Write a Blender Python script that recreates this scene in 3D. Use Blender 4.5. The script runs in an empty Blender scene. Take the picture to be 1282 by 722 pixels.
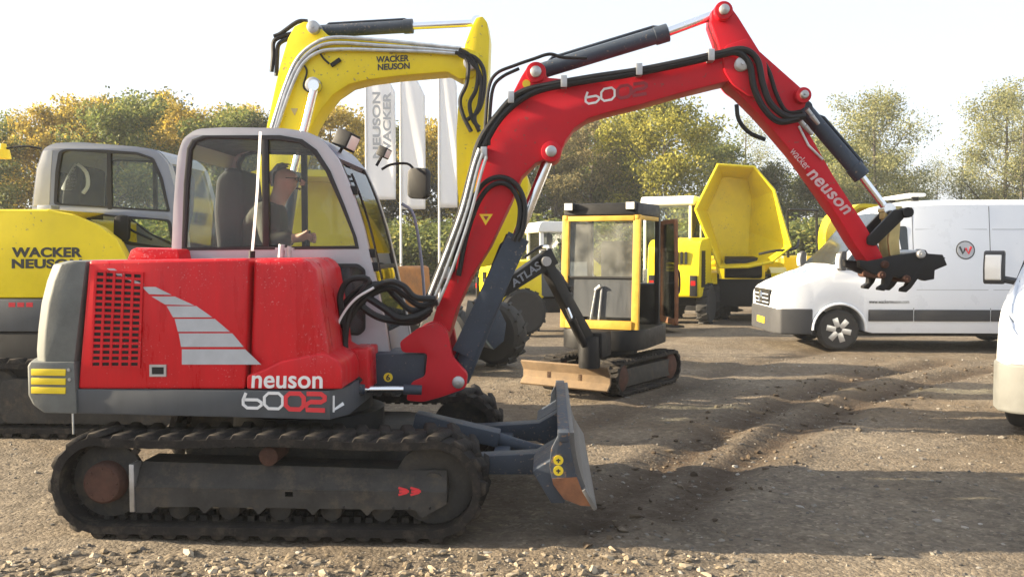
import bpy, bmesh, math, random
import numpy as np
from mathutils import Vector, Matrix, noise
from mathutils.geometry import tessellate_polygon
R = math.radians
random.seed(7)
SC = bpy.context.scene
COL = SC.collection

# ------------------------------------------------------------------ camera, sky, sun, exposure
FPX, W, H = 1110.0, 1282.0, 722.0
PITCH = math.atan(46 / FPX)
CAMZ = 1.65
cam_d = bpy.data.cameras.new('camera')
cam = bpy.data.objects.new('camera', cam_d)
COL.objects.link(cam)
cam.location = (0, 0, CAMZ)
cam.rotation_euler = (R(90) - PITCH, 0, 0)
cam_d.sensor_width = 36.0
cam_d.lens = 36.0 * FPX / W
cam_d.clip_start = 0.05
cam_d.clip_end = 3000
SC.camera = cam

SUN_EL, SUN_BACK = 19.0, 3.6       # low autumn sun from the left, a little behind the machines
world = bpy.data.worlds.new('World')
SC.world = world
world.use_nodes = True
wn = world.node_tree.nodes
wl = world.node_tree.links
wn.clear()
sky = wn.new('ShaderNodeTexSky')
sky.sky_type = 'NISHITA'
sky.sun_disc = False
sky.sun_elevation = R(SUN_EL)
sky.sun_rotation = R(270 + SUN_BACK)
sky.altitude = 0
sky.air_density = 1.0
sky.dust_density = 4.0
sky.ozone_density = 1.0
veil = wn.new('ShaderNodeMix')
veil.data_type = 'RGBA'
veil.inputs['Factor'].default_value = 0.5
veil.inputs['B'].default_value = (7.4, 8.0, 8.9, 1)      # thin bright high cloud over the whole sky
bg = wn.new('ShaderNodeBackground')
bg.inputs['Strength'].default_value = 0.052
wo = wn.new('ShaderNodeOutputWorld')
wl.new(sky.outputs['Color'], veil.inputs['A'])
wl.new(veil.outputs['Result'], bg.inputs['Color'])
wl.new(bg.outputs['Background'], wo.inputs['Surface'])

sun_d = bpy.data.lights.new('sun', 'SUN')
sun_d.energy = 5.0
sun_d.angle = R(0.6)
sun_d.color = (1.0, 0.84, 0.60)
sun = bpy.data.objects.new('sun', sun_d)
COL.objects.link(sun)
sdir = Vector((-math.cos(R(SUN_BACK)) * math.cos(R(SUN_EL)), math.sin(R(SUN_BACK)) * math.cos(R(SUN_EL)), math.sin(R(SUN_EL))))
sun.rotation_euler = sdir.to_track_quat('Z', 'Y').to_euler()
sun.location = (-20, 10, 20)

SC.view_settings.view_transform = 'Standard'
SC.view_settings.look = 'None'
SC.view_settings.exposure = 2.0
SC.view_settings.gamma = 1.0
SC.view_settings.use_curve_mapping = False
SC.cycles.max_bounces = 8
SC.cycles.transparent_max_bounces = 16


# ------------------------------------------------------------------ pixel -> place
def ray(px, py):
    dx, dz = (px - W / 2) / FPX, -(py - H / 2) / FPX
    c, s = math.cos(PITCH), math.sin(PITCH)
    return Vector((dx, c + dz * s, -s + dz * c))


def ground_pt(px, py, z=0.0):
    d = ray(px, py)
    t = (z - CAMZ) / d.z
    return Vector((d.x * t, d.y * t, z))


def at_depth(px, py, Y):
    d = ray(px, py)
    t = Y / d.y
    return Vector((d.x * t, Y, CAMZ + d.z * t))


class Frame:
    """A thing's own axes: local x forward, local y to its left, z up, origin on the ground."""
    def __init__(s, o, heading):
        s.o = Vector((o[0], o[1], o[2] if len(o) > 2 else 0))
        s.h = heading
        s.f = Vector((math.cos(heading), math.sin(heading), 0))
        s.l = Vector((-math.sin(heading), math.cos(heading), 0))
        s.M = Matrix.Translation(s.o) @ Matrix.Rotation(heading, 4, 'Z')

    def loc(s, px, py, ly):
        d = ray(px, py)
        C = Vector((0, 0, CAMZ))
        t = (ly - (C - s.o).dot(s.l)) / d.dot(s.l)
        P = C + d * t - s.o
        return (P.dot(s.f), P.z)

    def p3(s, px, py, ly):
        x, z = s.loc(px, py, ly)
        return (x, ly, z)

    def pts(s, L, ly):
        return [s.loc(a, b, ly) for a, b in L]

    def path(s, L, ly):
        return [s.p3(q[0], q[1], q[2] if len(q) > 2 else ly) for q in L]

    def of(s, P):
        P = Vector(P) - s.o
        return (P.dot(s.f), P.dot(s.l), P.z)


# ------------------------------------------------------------------ mesh builder
def smooth_path(pts, n=6):
    P = [Vector(p) for p in pts]
    if len(P) < 3:
        return P
    Q = [2 * P[0] - P[1]] + P + [2 * P[-1] - P[-2]]
    out = []
    for i in range(1, len(Q) - 2):
        a, b, c, d = Q[i - 1], Q[i], Q[i + 1], Q[i + 2]
        for k in range(n):
            t = k / n
            out.append(0.5 * ((2 * b) + (c - a) * t + (2 * a - 5 * b + 4 * c - d) * t * t + (3 * b - a - 3 * c + d) * t ** 3))
    out.append(P[-1])
    return out


def fillet(poly, r, n=4):
    """Round the corners of a 2D polygon."""
    out = []
    N = len(poly)
    for i in range(N):
        a, b, c = Vector(poly[i - 1]), Vector(poly[i]), Vector(poly[(i + 1) % N])
        u, v = (a - b), (c - b)
        rr = min(r, u.length * 0.45, v.length * 0.45)
        if rr < 1e-4:
            out.append(tuple(b))
            continue
        p, q = b + u.normalized() * rr, b + v.normalized() * rr
        for k in range(n + 1):
            t = k / n
            w = (1 - t) ** 2 * p + 2 * t * (1 - t) * b + t * t * q
            out.append((w.x, w.y))
    return out


class MB:
    def __init__(s, M=None):
        s.v, s.f, s.M = [], [], M

    def add(s, vs, fs):
        o = len(s.v)
        s.v += [tuple(s.M @ Vector(p)) for p in vs] if s.M else [tuple(p) for p in vs]
        s.f += [tuple(i + o for i in f) for f in fs]
        return s

    def box(s, x0, x1, y0, y1, z0, z1):
        v = [(x, y, z) for x in (x0, x1) for y in (y0, y1) for z in (z0, z1)]
        return s.add(v, [(0, 1, 3, 2), (4, 6, 7, 5), (0, 4, 5, 1), (2, 3, 7, 6), (0, 2, 6, 4), (1, 5, 7, 3)])

    def prism(s, pts, y0, y1, pts1=None):
        n = len(pts)
        pts1 = pts1 or pts
        v = [(p[0], y0, p[1]) for p in pts] + [(p[0], y1, p[1]) for p in pts1]
        f = [tuple(range(n)), tuple(range(2 * n - 1, n - 1, -1))]
        f += [(i, (i + 1) % n, n + (i + 1) % n, n + i) for i in range(n)]
        return s.add(v, f)

    def prism_x(s, pts, x0, x1):
        """profile (y, z) pushed along x"""
        n = len(pts)
        v = [(x0, p[0], p[1]) for p in pts] + [(x1, p[0], p[1]) for p in pts]
        f = [tuple(range(n)), tuple(range(2 * n - 1, n - 1, -1))]
        f += [(i, (i + 1) % n, n + (i + 1) % n, n + i) for i in range(n)]
        return s.add(v, f)

    def prism_z(s, pts, z0, z1):
        n = len(pts)
        v = [(p[0], p[1], z0) for p in pts] + [(p[0], p[1], z1) for p in pts]
        f = [tuple(range(n)), tuple(range(2 * n - 1, n - 1, -1))]
        f += [(i, (i + 1) % n, n + (i + 1) % n, n + i) for i in range(n)]
        return s.add(v, f)

    def plate(s, outer, holes, y0, y1):
        """plate in the xz plane with real openings"""
        loops = [outer] + holes
        tri = tessellate_polygon([[Vector((p[0], p[1], 0)) for p in L] for L in loops])
        flat = [p for L in loops for p in L]
        n = len(flat)
        v = [(p[0], y0, p[1]) for p in flat] + [(p[0], y1, p[1]) for p in flat]
        f = [tuple(t) for t in tri] + [tuple(i + n for i in reversed(t)) for t in tri]
        o = 0
        for L in loops:
            k = len(L)
            f += [(o + i, o + (i + 1) % k, n + o + (i + 1) % k, n + o + i) for i in range(k)]
            o += k
        return s.add(v, f)

    def strip(s, line, y0, y1, th):
        """curved sheet: polyline (x, z) of thickness th pushed from y0 to y1"""
        P = [Vector(p) for p in line]
        off = []
        for i in range(len(P)):
            t = (P[min(i + 1, len(P) - 1)] - P[max(i - 1, 0)]).normalized()
            off.append((P[i].x - t.y * th, P[i].y + t.x * th))
        n = len(P)
        v = [(p.x, y, p.y) for y in (y0, y1) for p in P] + [(q[0], y, q[1]) for y in (y0, y1) for q in off]
        a, b, c, d = 0, n, 2 * n, 3 * n
        f = []
        for i in range(n - 1):
            f += [(a + i, a + i + 1, b + i + 1, b + i), (c + i, d + i, d + i + 1, c + i + 1),
                  (a + i, c + i, c + i + 1, a + i + 1), (b + i, b + i + 1, d + i + 1, d + i)]
        f += [(a, b, d, c), (a + n - 1, c + n - 1, d + n - 1, b + n - 1)]
        return s.add(v, f)

    def tube(s, pts, r, n=8, smooth=0):
        if smooth:
            n0 = len(pts)
            pts = smooth_path(pts, smooth)
            if isinstance(r, (list, tuple)):
                r = list(np.interp(np.linspace(0, n0 - 1, len(pts)), range(n0), r))
        P = [Vector(p) for p in pts]
        m = len(P)
        v, f = [], []
        up = None
        for i in range(m):
            t = (P[min(i + 1, m - 1)] - P[max(i - 1, 0)])
            t = t.normalized() if t.length > 1e-9 else Vector((0, 0, 1))
            if up is None:
                up = t.orthogonal().normalized()
            up = (up - t * up.dot(t))
            up = up.normalized() if up.length > 1e-6 else t.orthogonal().normalized()
            w = t.cross(up)
            rr = r[i] if isinstance(r, (list, tuple)) else r
            for k in range(n):
                a = 2 * math.pi * k / n
                v.append(P[i] + (up * math.cos(a) + w * math.sin(a)) * rr)
        for i in range(m - 1):
            for k in range(n):
                f.append((i * n + k, i * n + (k + 1) % n, (i + 1) * n + (k + 1) % n, (i + 1) * n + k))
        f += [tuple(range(n - 1, -1, -1)), tuple((m - 1) * n + k for k in range(n))]
        return s.add(v, f)

    def cyl(s, p0, p1, r, n=16, r2=None):
        return s.tube([p0, p1], [r, r if r2 is None else r2], n)

    def disc_y(s, x, z, y0, y1, r, n=20):
        return s.cyl((x, y0, z), (x, y1, z), r, n)

    def bar(s, p0, p1, w, h):
        """box beam between two points: w across (local y), h in plane"""
        p0, p1 = Vector(p0), Vector(p1)
        t = (p1 - p0).normalized()
        side = Vector((0, 1, 0)) - t * t.y
        if side.length < 1e-3:
            side = Vector((1, 0, 0))
        side.normalize()
        up = t.cross(side)
        v = []
        for p in (p0, p1):
            for a, b in ((-1, -1), (1, -1), (1, 1), (-1, 1)):
                v.append(p + side * a * w / 2 + up * b * h / 2)
        return s.add(v, [(3, 2, 1, 0), (4, 5, 6, 7), (0, 1, 5, 4), (1, 2, 6, 5), (2, 3, 7, 6), (3, 0, 4, 7)])

    def loft(s, rings, cap=True):
        n = len(rings[0])
        v = [p for r in rings for p in r]
        f = []
        for i in range(len(rings) - 1):
            for k in range(n):
                f.append((i * n + k, i * n + (k + 1) % n, (i + 1) * n + (k + 1) % n, (i + 1) * n + k))
        if cap:
            f += [tuple(range(n - 1, -1, -1)), tuple((len(rings) - 1) * n + k for k in range(n))]
        return s.add(v, f)

    def lathe_y(s, cx, cz, prof, n=24):
        """prof: list of (r, y); revolve about the y axis through (cx, cz)"""
        rings = []
        for r, y in prof:
            rings.append([(cx + r * math.cos(2 * math.pi * k / n), y, cz + r * math.sin(2 * math.pi * k / n)) for k in range(n)])
        return s.loft(rings)

    def build(s, name, mat, parent=None, bevel=0.0, seg=2, ang=38, flat=False):
        me = bpy.data.meshes.new(name)
        me.from_pydata(s.v, [], s.f)
        bm = bmesh.new()
        bm.from_mesh(me)
        bmesh.ops.remove_doubles(bm, verts=bm.verts, dist=1e-5)
        bmesh.ops.recalc_face_normals(bm, faces=bm.faces)
        if bevel > 0:
            es = [e for e in bm.edges if len(e.link_faces) == 2 and e.calc_face_angle(0) > R(28)]
            bmesh.ops.bevel(bm, geom=es, offset=bevel, segments=seg, profile=0.6, affect='EDGES', clamp_overlap=True)
        bm.to_mesh(me)
        bm.free()
        if not flat:
            me.shade_smooth()
            me.set_sharp_from_angle(angle=R(ang))
        for m in (mat if isinstance(mat, (list, tuple)) else [mat]):
            me.materials.append(m)
        o = bpy.data.objects.new(name, me)
        COL.objects.link(o)
        if parent is not None:
            o.parent = parent
        return o


def thing(name, label, cat, M=None, group=None):
    o = bpy.data.objects.new(name, None)
    o.empty_display_size = 0.2
    COL.objects.link(o)
    if M is not None:
        o.matrix_world = M
    o['label'] = label
    o['category'] = cat
    if group:
        o['group'] = group
    return o


def tag(o, label, cat, group=None):
    o['label'] = label
    o['category'] = cat
    if group:
        o['group'] = group
    return o


def inst(name, me, M, parent=None):
    o = bpy.data.objects.new(name, me)
    COL.objects.link(o)
    if parent is not None:
        o.parent = parent
    o.matrix_local = M
    return o


# ------------------------------------------------------------------ materials
def mat(name, col, rough=0.5, metal=0.0, var=0.12, scale=6.0, bump=0.0, bscale=60.0, dirt=0.0, dirtcol=(0.16, 0.125, 0.085),
        coat=0.0, streak=False, spec=0.5, chips_glints=None, cscale=70.0, cthr=0.70):
    m = bpy.data.materials.new(name)
    m.use_nodes = True
    nt = m.node_tree
    N, L = nt.nodes, nt.links
    b = N['Principled BSDF']
    b.inputs['Metallic'].default_value = metal
    b.inputs['Coat Weight'].default_value = coat
    b.inputs['Coat Roughness'].default_value = 0.12
    b.inputs['Specular IOR Level'].default_value = spec
    tc = N.new('ShaderNodeTexCoord')
    mp = N.new('ShaderNodeMapping')
    L.new(tc.outputs['Object'], mp.inputs['Vector'])
    if streak:
        mp.inputs['Scale'].default_value = (3.0, 3.0, 0.5)
    n1 = N.new('ShaderNodeTexNoise')
    n1.inputs['Scale'].default_value = scale
    n1.inputs['Detail'].default_value = 6
    n1.inputs['Roughness'].default_value = 0.65
    L.new(mp.outputs['Vector'], n1.inputs['Vector'])
    mr = N.new('ShaderNodeMapRange')
    mr.inputs['From Min'].default_value = 0.3
    mr.inputs['From Max'].default_value = 0.7
    mr.inputs['To Min'].default_value = 1 - var
    mr.inputs['To Max'].default_value = 1 + var
    L.new(n1.outputs['Fac'], mr.inputs['Value'])
    mul = N.new('ShaderNodeVectorMath')
    mul.operation = 'SCALE'
    mul.inputs[0].default_value = col
    L.new(mr.outputs['Result'], mul.inputs['Scale'])
    out = mul.outputs['Vector']
    rr = N.new('ShaderNodeMapRange')
    rr.inputs['From Min'].default_value = 0.3
    rr.inputs['From Max'].default_value = 0.7
    rr.inputs['To Min'].default_value = max(0.03, rough - (0.16 if streak else 0.08))
    rr.inputs['To Max'].default_value = min(1, rough + (0.26 if streak else 0.12))
    L.new(n1.outputs['Fac'], rr.inputs['Value'])
    L.new(rr.outputs['Result'], b.inputs['Roughness'])
    if dirt > 0:
        n2 = N.new('ShaderNodeTexNoise')
        n2.inputs['Scale'].default_value = scale * 1.7
        n2.inputs['Detail'].default_value = 8
        n2.inputs['Roughness'].default_value = 0.75
        L.new(mp.outputs['Vector'], n2.inputs['Vector'])
        cr = N.new('ShaderNodeMapRange')
        cr.inputs['From Min'].default_value = 0.72 - 0.35 * dirt
        cr.inputs['From Max'].default_value = 0.9 - 0.3 * dirt
        cr.inputs['To Max'].default_value = min(1.0, 0.35 + dirt * 0.6)
        L.new(n2.outputs['Fac'], cr.inputs['Value'])
        mx = N.new('ShaderNodeMix')
        mx.data_type = 'RGBA'
        mx.inputs['B'].default_value = (*dirtcol, 1)
        L.new(cr.outputs['Result'], mx.inputs['Factor'])
        L.new(out, mx.inputs['A'])
        out = mx.outputs['Result']
    if chips_glints:
        n4 = N.new('ShaderNodeTexNoise')
        n4.inputs['Scale'].default_value = cscale
        n4.inputs['Detail'].default_value = 3
        n5 = N.new('ShaderNodeTexNoise')
        n5.inputs['Scale'].default_value = 2.2
        n5.inputs['Detail'].default_value = 5
        L.new(tc.outputs['Object'], n4.inputs['Vector'])
        L.new(tc.outputs['Object'], n5.inputs['Vector'])
        ad = N.new('ShaderNodeMath')
        ad.operation = 'MULTIPLY_ADD'
        ad.inputs[1].default_value = 0.45
        L.new(n5.outputs['Fac'], ad.inputs[0])
        L.new(n4.outputs['Fac'], ad.inputs[2])
        c4 = N.new('ShaderNodeMapRange')
        c4.inputs['From Min'].default_value = cthr + 0.215
        c4.inputs['From Max'].default_value = cthr + 0.255
        c4.inputs['To Max'].default_value = 0.8
        L.new(ad.outputs['Value'], c4.inputs['Value'])
        m4 = N.new('ShaderNodeMix')
        m4.data_type = 'RGBA'
        m4.inputs['B'].default_value = (*chips_glints, 1)
        L.new(c4.outputs['Result'], m4.inputs['Factor'])
        L.new(out, m4.inputs['A'])
        out = m4.outputs['Result']
    L.new(out, b.inputs['Base Color'])
    if bump > 0:
        n3 = N.new('ShaderNodeTexNoise')
        n3.inputs['Scale'].default_value = bscale
        n3.inputs['Detail'].default_value = 4
        L.new(tc.outputs['Object'], n3.inputs['Vector'])
        bp = N.new('ShaderNodeBump')
        bp.inputs['Strength'].default_value = bump
        bp.inputs['Distance'].default_value = 0.01
        L.new(n3.outputs['Fac'], bp.inputs['Height'])
        L.new(bp.outputs['Normal'], b.inputs['Normal'])
    return m


def glass_mat(name, tint=(0.93, 0.96, 0.95), haze=0.07, gloss=1.0):
    m = bpy.data.materials.new(name)
    m.use_nodes = True
    N, L = m.node_tree.nodes, m.node_tree.links
    N.clear()
    o = N.new('ShaderNodeOutputMaterial')
    tr = N.new('ShaderNodeBsdfTransparent')
    tr.inputs['Color'].default_value = (*tint, 1)
    gl = N.new('ShaderNodeBsdfGlossy')
    gl.inputs['Roughness'].default_value = 0.03
    df = N.new('ShaderNodeBsdfDiffuse')
    df.inputs['Color'].default_value = (0.5, 0.5, 0.46, 1)
    fr = N.new('ShaderNodeFresnel')
    fr.inputs['IOR'].default_value = 1.36
    tc = N.new('ShaderNodeTexCoord')
    nz = N.new('ShaderNodeTexNoise')
    nz.inputs['Scale'].default_value = 5
    nz.inputs['Detail'].default_value = 7
    L.new(tc.outputs['Object'], nz.inputs['Vector'])
    mr = N.new('ShaderNodeMapRange')
    mr.inputs['From Min'].default_value = 0.35
    mr.inputs['From Max'].default_value = 0.75
    mr.inputs['To Min'].default_value = haze * 0.4
    mr.inputs['To Max'].default_value = haze * 2.2
    L.new(nz.outputs['Fac'], mr.inputs['Value'])
    m1 = N.new('ShaderNodeMixShader')
    L.new(mr.outputs['Result'], m1.inputs['Fac'])
    L.new(tr.outputs['BSDF'], m1.inputs[1])
    L.new(df.outputs['BSDF'], m1.inputs[2])
    m2 = N.new('ShaderNodeMixShader')
    L.new(fr.outputs['Fac'], m2.inputs['Fac'])
    L.new(m1.outputs['Shader'], m2.inputs[1])
    L.new(gl.outputs['BSDF'], m2.inputs[2])
    L.new(m2.outputs['Shader'], o.inputs['Surface'])
    return m


M_ = {}
M_['red'] = mat('red_paint', (0.53, 0.005, 0.012), 0.34, var=0.14, scale=3, coat=0.05, spec=0.3, dirt=0.22, dirtcol=(0.36, 0.035, 0.035), streak=True, bump=0.05, bscale=160, chips_glints=(0.55, 0.20, 0.20), cscale=85, cthr=0.675)  # pale specks paint the highlights of water drops into the red
M_['red_boom'] = mat('red_boom_paint', (0.47, 0.007, 0.018), 0.42, var=0.12, scale=3, coat=0.0, dirt=0.25, dirtcol=(0.33, 0.04, 0.04), spec=0.25, chips_glints=(0.20, 0.06, 0.05), cscale=38, cthr=0.68)
M_['yellow'] = mat('yellow_paint', (0.74, 0.58, 0.010), 0.38, var=0.10, scale=2, coat=0.1, spec=0.3, dirt=0.2, dirtcol=(0.50, 0.38, 0.06), chips_glints=(0.25, 0.2, 0.1), cscale=30, cthr=0.69)
M_['amber'] = mat('worn_amber_paint', (0.64, 0.37, 0.045), 0.55, var=0.2, scale=7, dirt=0.4, dirtcol=(0.25, 0.13, 0.06))
M_['orange'] = mat('orange_paint', (0.42, 0.17, 0.04), 0.6, var=0.3, scale=6, dirt=0.45)
M_['slate'] = mat('slate_paint', (0.040, 0.052, 0.072), 0.5, var=0.2, scale=5, dirt=0.32, bump=0.15, spec=0.3, chips_glints=(0.16, 0.13, 0.11), cscale=45, cthr=0.65)
M_['skirt'] = mat('skirt_paint', (0.070, 0.076, 0.084), 0.5, var=0.15, scale=4, dirt=0.32, dirtcol=(0.13,0.12,0.10), streak=True, spec=0.35)
M_['weight'] = mat('cast_weight', (0.135, 0.142, 0.135), 0.6, var=0.2, scale=5, dirt=0.4, dirtcol=(0.18, 0.175, 0.14), spec=0.25, bump=0.15, bscale=90)
M_['cabgrey'] = mat('cab_silver', (0.40, 0.41, 0.43), 0.36, var=0.08, scale=3, coat=0.15, dirt=0.2, dirtcol=(0.28, 0.27, 0.25))
M_['cabdark'] = mat('cab_blue_grey', (0.20, 0.22, 0.27), 0.42, var=0.06, scale=3, coat=0.2, dirt=0.1)
M_['black'] = mat('black_plastic', (0.013, 0.013, 0.014), 0.5, var=0.3, scale=10, dirt=0.2, dirtcol=(0.07,0.06,0.05), spec=0.25)
M_['hose'] = mat('rubber_hose', (0.013, 0.013, 0.014), 0.45, var=0.3, scale=14, dirt=0.2, dirtcol=(0.06,0.05,0.04), spec=0.3)
M_['seal'] = mat('rubber_seal', (0.015, 0.015, 0.016), 0.6, var=0.1)
M_['rubber'] = mat('track_rubber', (0.020, 0.018, 0.017), 0.8, var=0.4, scale=6, bump=0.5, bscale=45, dirt=0.62, dirtcol=(0.10, 0.082, 0.062), spec=0.15)
M_['frame'] = mat('track_frame_paint', (0.042, 0.040, 0.037), 0.65, var=0.4, scale=5, bump=0.4, bscale=50, dirt=0.62, dirtcol=(0.105, 0.082, 0.058), spec=0.2)
M_['rust'] = mat('rusted_steel', (0.075, 0.038, 0.028), 0.8, var=0.35, scale=9, bump=0.5, dirt=0.5, dirtcol=(0.06, 0.045, 0.035), spec=0.2)
M_['rustor'] = mat('orange_rust', (0.20, 0.085, 0.04), 0.85, var=0.35, scale=9, bump=0.4, dirt=0.35, dirtcol=(0.12, 0.09, 0.07))
M_['steel'] = mat('worn_steel', (0.42, 0.42, 0.42), 0.42, metal=0.8, var=0.2, scale=10, dirt=0.2)
M_['worn'] = mat('scuffed_blade', (0.13, 0.125, 0.12), 0.55, metal=0.2, var=0.3, scale=7, dirt=0.35, bump=0.2)
M_['blade'] = mat('blade_paint', (0.045, 0.055, 0.072), 0.55, var=0.25, scale=5, dirt=0.45, dirtcol=(0.12, 0.075, 0.04), bump=0.25, spec=0.25, chips_glints=(0.16, 0.10, 0.06), cscale=30, cthr=0.62)
M_['chrome'] = mat('chrome_rod', (0.80, 0.81, 0.83), 0.18, metal=1.0, var=0.04)
M_['pipe'] = mat('zinc_pipe', (0.55, 0.57, 0.57), 0.38, metal=0.85, var=0.25, scale=12, dirt=0.2)
M_['silver'] = mat('silver_decal', (0.40, 0.42, 0.45), 0.45, var=0.08, scale=12)
M_['white_d'] = mat('white_decal', (0.72, 0.72, 0.72), 0.5, var=0.06)
M_['red_d'] = mat('red_decal', (0.62, 0.03, 0.04), 0.5, var=0.06)
M_['pink_d'] = mat('worn_pale_decal', (0.52, 0.36, 0.37), 0.5, var=0.25, scale=30)
M_['head'] = mat('headlamp_lens', (0.30, 0.32, 0.34), 0.1, var=0.2, scale=20, coat=0.4)
M_['maroon_d'] = mat('maroon_decal', (0.26, 0.018, 0.03), 0.5, var=0.06)
M_['black_d'] = mat('black_decal', (0.03, 0.03, 0.03), 0.5, var=0.06)
M_['yellow_d'] = mat('yellow_decal', (0.78, 0.58, 0.02), 0.5, var=0.06)
M_['blue_d'] = mat('blue_decal', (0.32, 0.42, 0.60), 0.5, var=0.06)
M_['glass'] = glass_mat('cab_glass', haze=0.022)
M_['glass_clear'] = glass_mat('clear_glass', haze=0.018)
M_['glass_sheen'] = glass_mat('sky_sheen_glass', haze=0.16)  # pale film painted in for the sky reflected on the mini excavator's windscreen
M_['glass_dark'] = glass_mat('tinted_glass', tint=(0.35, 0.42, 0.48), haze=0.10)
M_['mirror'] = mat('mirror_face', (0.75, 0.76, 0.78), 0.06, metal=1.0, var=0.02)
M_['lamp'] = mat('lamp_lens', (0.75, 0.74, 0.68), 0.15, var=0.05, coat=0.5)
M_['amberlens'] = mat('amber_lens', (0.75, 0.22, 0.02), 0.2, var=0.05, coat=0.5)
M_['redlens'] = mat('red_lens', (0.5, 0.01, 0.01), 0.2, var=0.05, coat=0.5)
M_['white'] = mat('white_van_paint', (0.68, 0.71, 0.76), 0.30, var=0.02, scale=2, coat=0.4, dirt=0.05, dirtcol=(0.5, 0.48, 0.45))
M_['whitecab'] = mat('white_cab_paint', (0.72, 0.72, 0.70), 0.4, var=0.05, coat=0.2)
M_['bumper'] = mat('grey_bumper', (0.045, 0.046, 0.05), 0.6, var=0.1, dirt=0.25, spec=0.3)
M_['beige'] = mat('beige_bumper', (0.13, 0.132, 0.125), 0.6, var=0.15, dirt=0.3)
M_['tyre'] = mat('tyre_rubber', (0.028, 0.027, 0.026), 0.8, var=0.3, scale=10, bump=0.3, dirt=0.3)
M_['rim'] = mat('alloy_rim', (0.48, 0.49, 0.50), 0.35, metal=0.7, var=0.1)
M_['fabric'] = mat('seat_fabric', (0.025, 0.025, 0.028), 0.9, var=0.2, scale=20, bump=0.2)
M_['skin'] = mat('skin', (0.46, 0.26, 0.19), 0.55, var=0.08, scale=20)
M_['jacket'] = mat('olive_jacket', (0.045, 0.043, 0.032), 0.85, var=0.3, scale=9, bump=0.5, bscale=25)
M_['trousers'] = mat('dark_trousers', (0.03, 0.032, 0.04), 0.85, var=0.2, scale=9, bump=0.3, bscale=25)
M_['hair'] = mat('grey_hair', (0.34, 0.32, 0.30), 0.8, var=0.3, scale=30, bump=0.5, bscale=80)
M_['plate'] = mat('number_plate', (0.75, 0.52, 0.03), 0.4, var=0.04)
M_['gold'] = mat('gold_pin', (0.45, 0.36, 0.16), 0.4, metal=0.6, var=0.2, scale=10)


def text_mesh(body, bold=0.0, spacing=1.0, align='LEFT', line=1.0):
    cu = bpy.data.curves.new('t', 'FONT')
    cu.body = body
    cu.offset = bold
    cu.space_character = spacing
    cu.space_line = line
    cu.align_x = align
    cu.extrude = 0.02
    ob = bpy.data.objects.new('t', cu)
    COL.objects.link(ob)
    bpy.context.view_layer.update()
    dg = bpy.context.evaluated_depsgraph_get()
    me = bpy.data.meshes.new_from_object(ob.evaluated_get(dg))
    bpy.data.objects.remove(ob)
    bpy.data.curves.remove(cu)
    return me


def text_quad(name, body, quad, out, mt, parent, bold=0.0, spacing=1.0, proud=0.004, line=1.0):
    """lettering laid on a surface: quad = TL, TR, BR, BL in the parent's axes, out = outward direction"""
    me = text_mesh(body, bold, spacing, line=line)
    co = np.array([v.co for v in me.vertices])
    mn, mx = co.min(0), co.max(0)
    TL, TR, BR, BL = [Vector(q) for q in quad]
    out = Vector(out)
    for v in me.vertices:
        u = (v.co.x - mn[0]) / (mx[0] - mn[0])
        w = (v.co.y - mn[1]) / (mx[1] - mn[1])
        d = 1 if v.co.z > 0 else -0.5
        v.co = (BL * (1 - u) + BR * u) * (1 - w) + (TL * (1 - u) + TR * u) * w + out * proud * d
    me.materials.append(mt)
    o = bpy.data.objects.new(name, me)
    COL.objects.link(o)
    o.parent = parent
    return o


def stroke(mb, pts, w, y0, y1, closed=False):
    """flat stroke of width w along 2D points (x, z)"""
    P = [Vector(p) for p in pts]
    n = len(P)
    Lf, Rt = [], []
    for i in range(n):
        if closed:
            a, b = P[i - 1], P[(i + 1) % n]
        else:
            a, b = P[max(i - 1, 0)], P[min(i + 1, n - 1)]
        t = (b - a).normalized()
        nn = Vector((-t.y, t.x)) * w / 2
        Lf.append(tuple(P[i] + nn))
        Rt.append(tuple(P[i] - nn))
    rng = range(n) if closed else range(n - 1)
    for i in rng:
        j = (i + 1) % n
        mb.prism([Lf[i], Lf[j], Rt[j], Rt[i]], y0, y1)


def digits(name, chars, x0px, x1px, fr, ly, mt, parent, w=0.018):
    """squared outline numerals like the machine's model number; x0px/x1px = ((x, ytop, ybot) left, right)"""
    mb = MB()
    (xa, ta, ba), (xb, tb, bb) = x0px, x1px
    def P(u, v):
        px = xa + (xb - xa) * u
        t, b = ta + (tb - ta) * u, ba + (bb - ba) * u
        return fr.loc(px, b + (t - b) * v, ly)
    n = len(chars)
    cw = 1.0 / n
    for i, c in enumerate(chars):
        a, b = i * cw + cw * 0.06, (i + 1) * cw - cw * 0.08
        m = a + (b - a) * 0.22
        k = b - (b - a) * 0.22
        if c == '6':
            L = [(a + (b - a) * 0.15, 1), (a, .55), (a, .22), (m, 0), (k, 0), (b, .2), (b, .38), (k, .55), (a + .002, .55)]
            stroke(mb, [P(*q) for q in L], w, ly - 0.004, ly + 0.002)
        elif c == '0':
            L = [(m, 1), (k, 1), (b, .75), (b, .25), (k, 0), (m, 0), (a, .25), (a, .75)]
            stroke(mb, [P(*q) for q in L], w, ly - 0.004, ly + 0.002, True)
        elif c == '2':
            L = [(a, 1), (k, 1), (b, .82), (b, .65), (k, .5), (m, .5), (a, .35), (a, .0), (b, 0)]
            stroke(mb, [P(*q) for q in L], w, ly - 0.004, ly + 0.002)
    return mb.build(name, mt, parent, flat=True)


# ------------------------------------------------------------------ the ground
def bell(d, w):
    return math.exp(-(d / w) ** 2)


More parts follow.
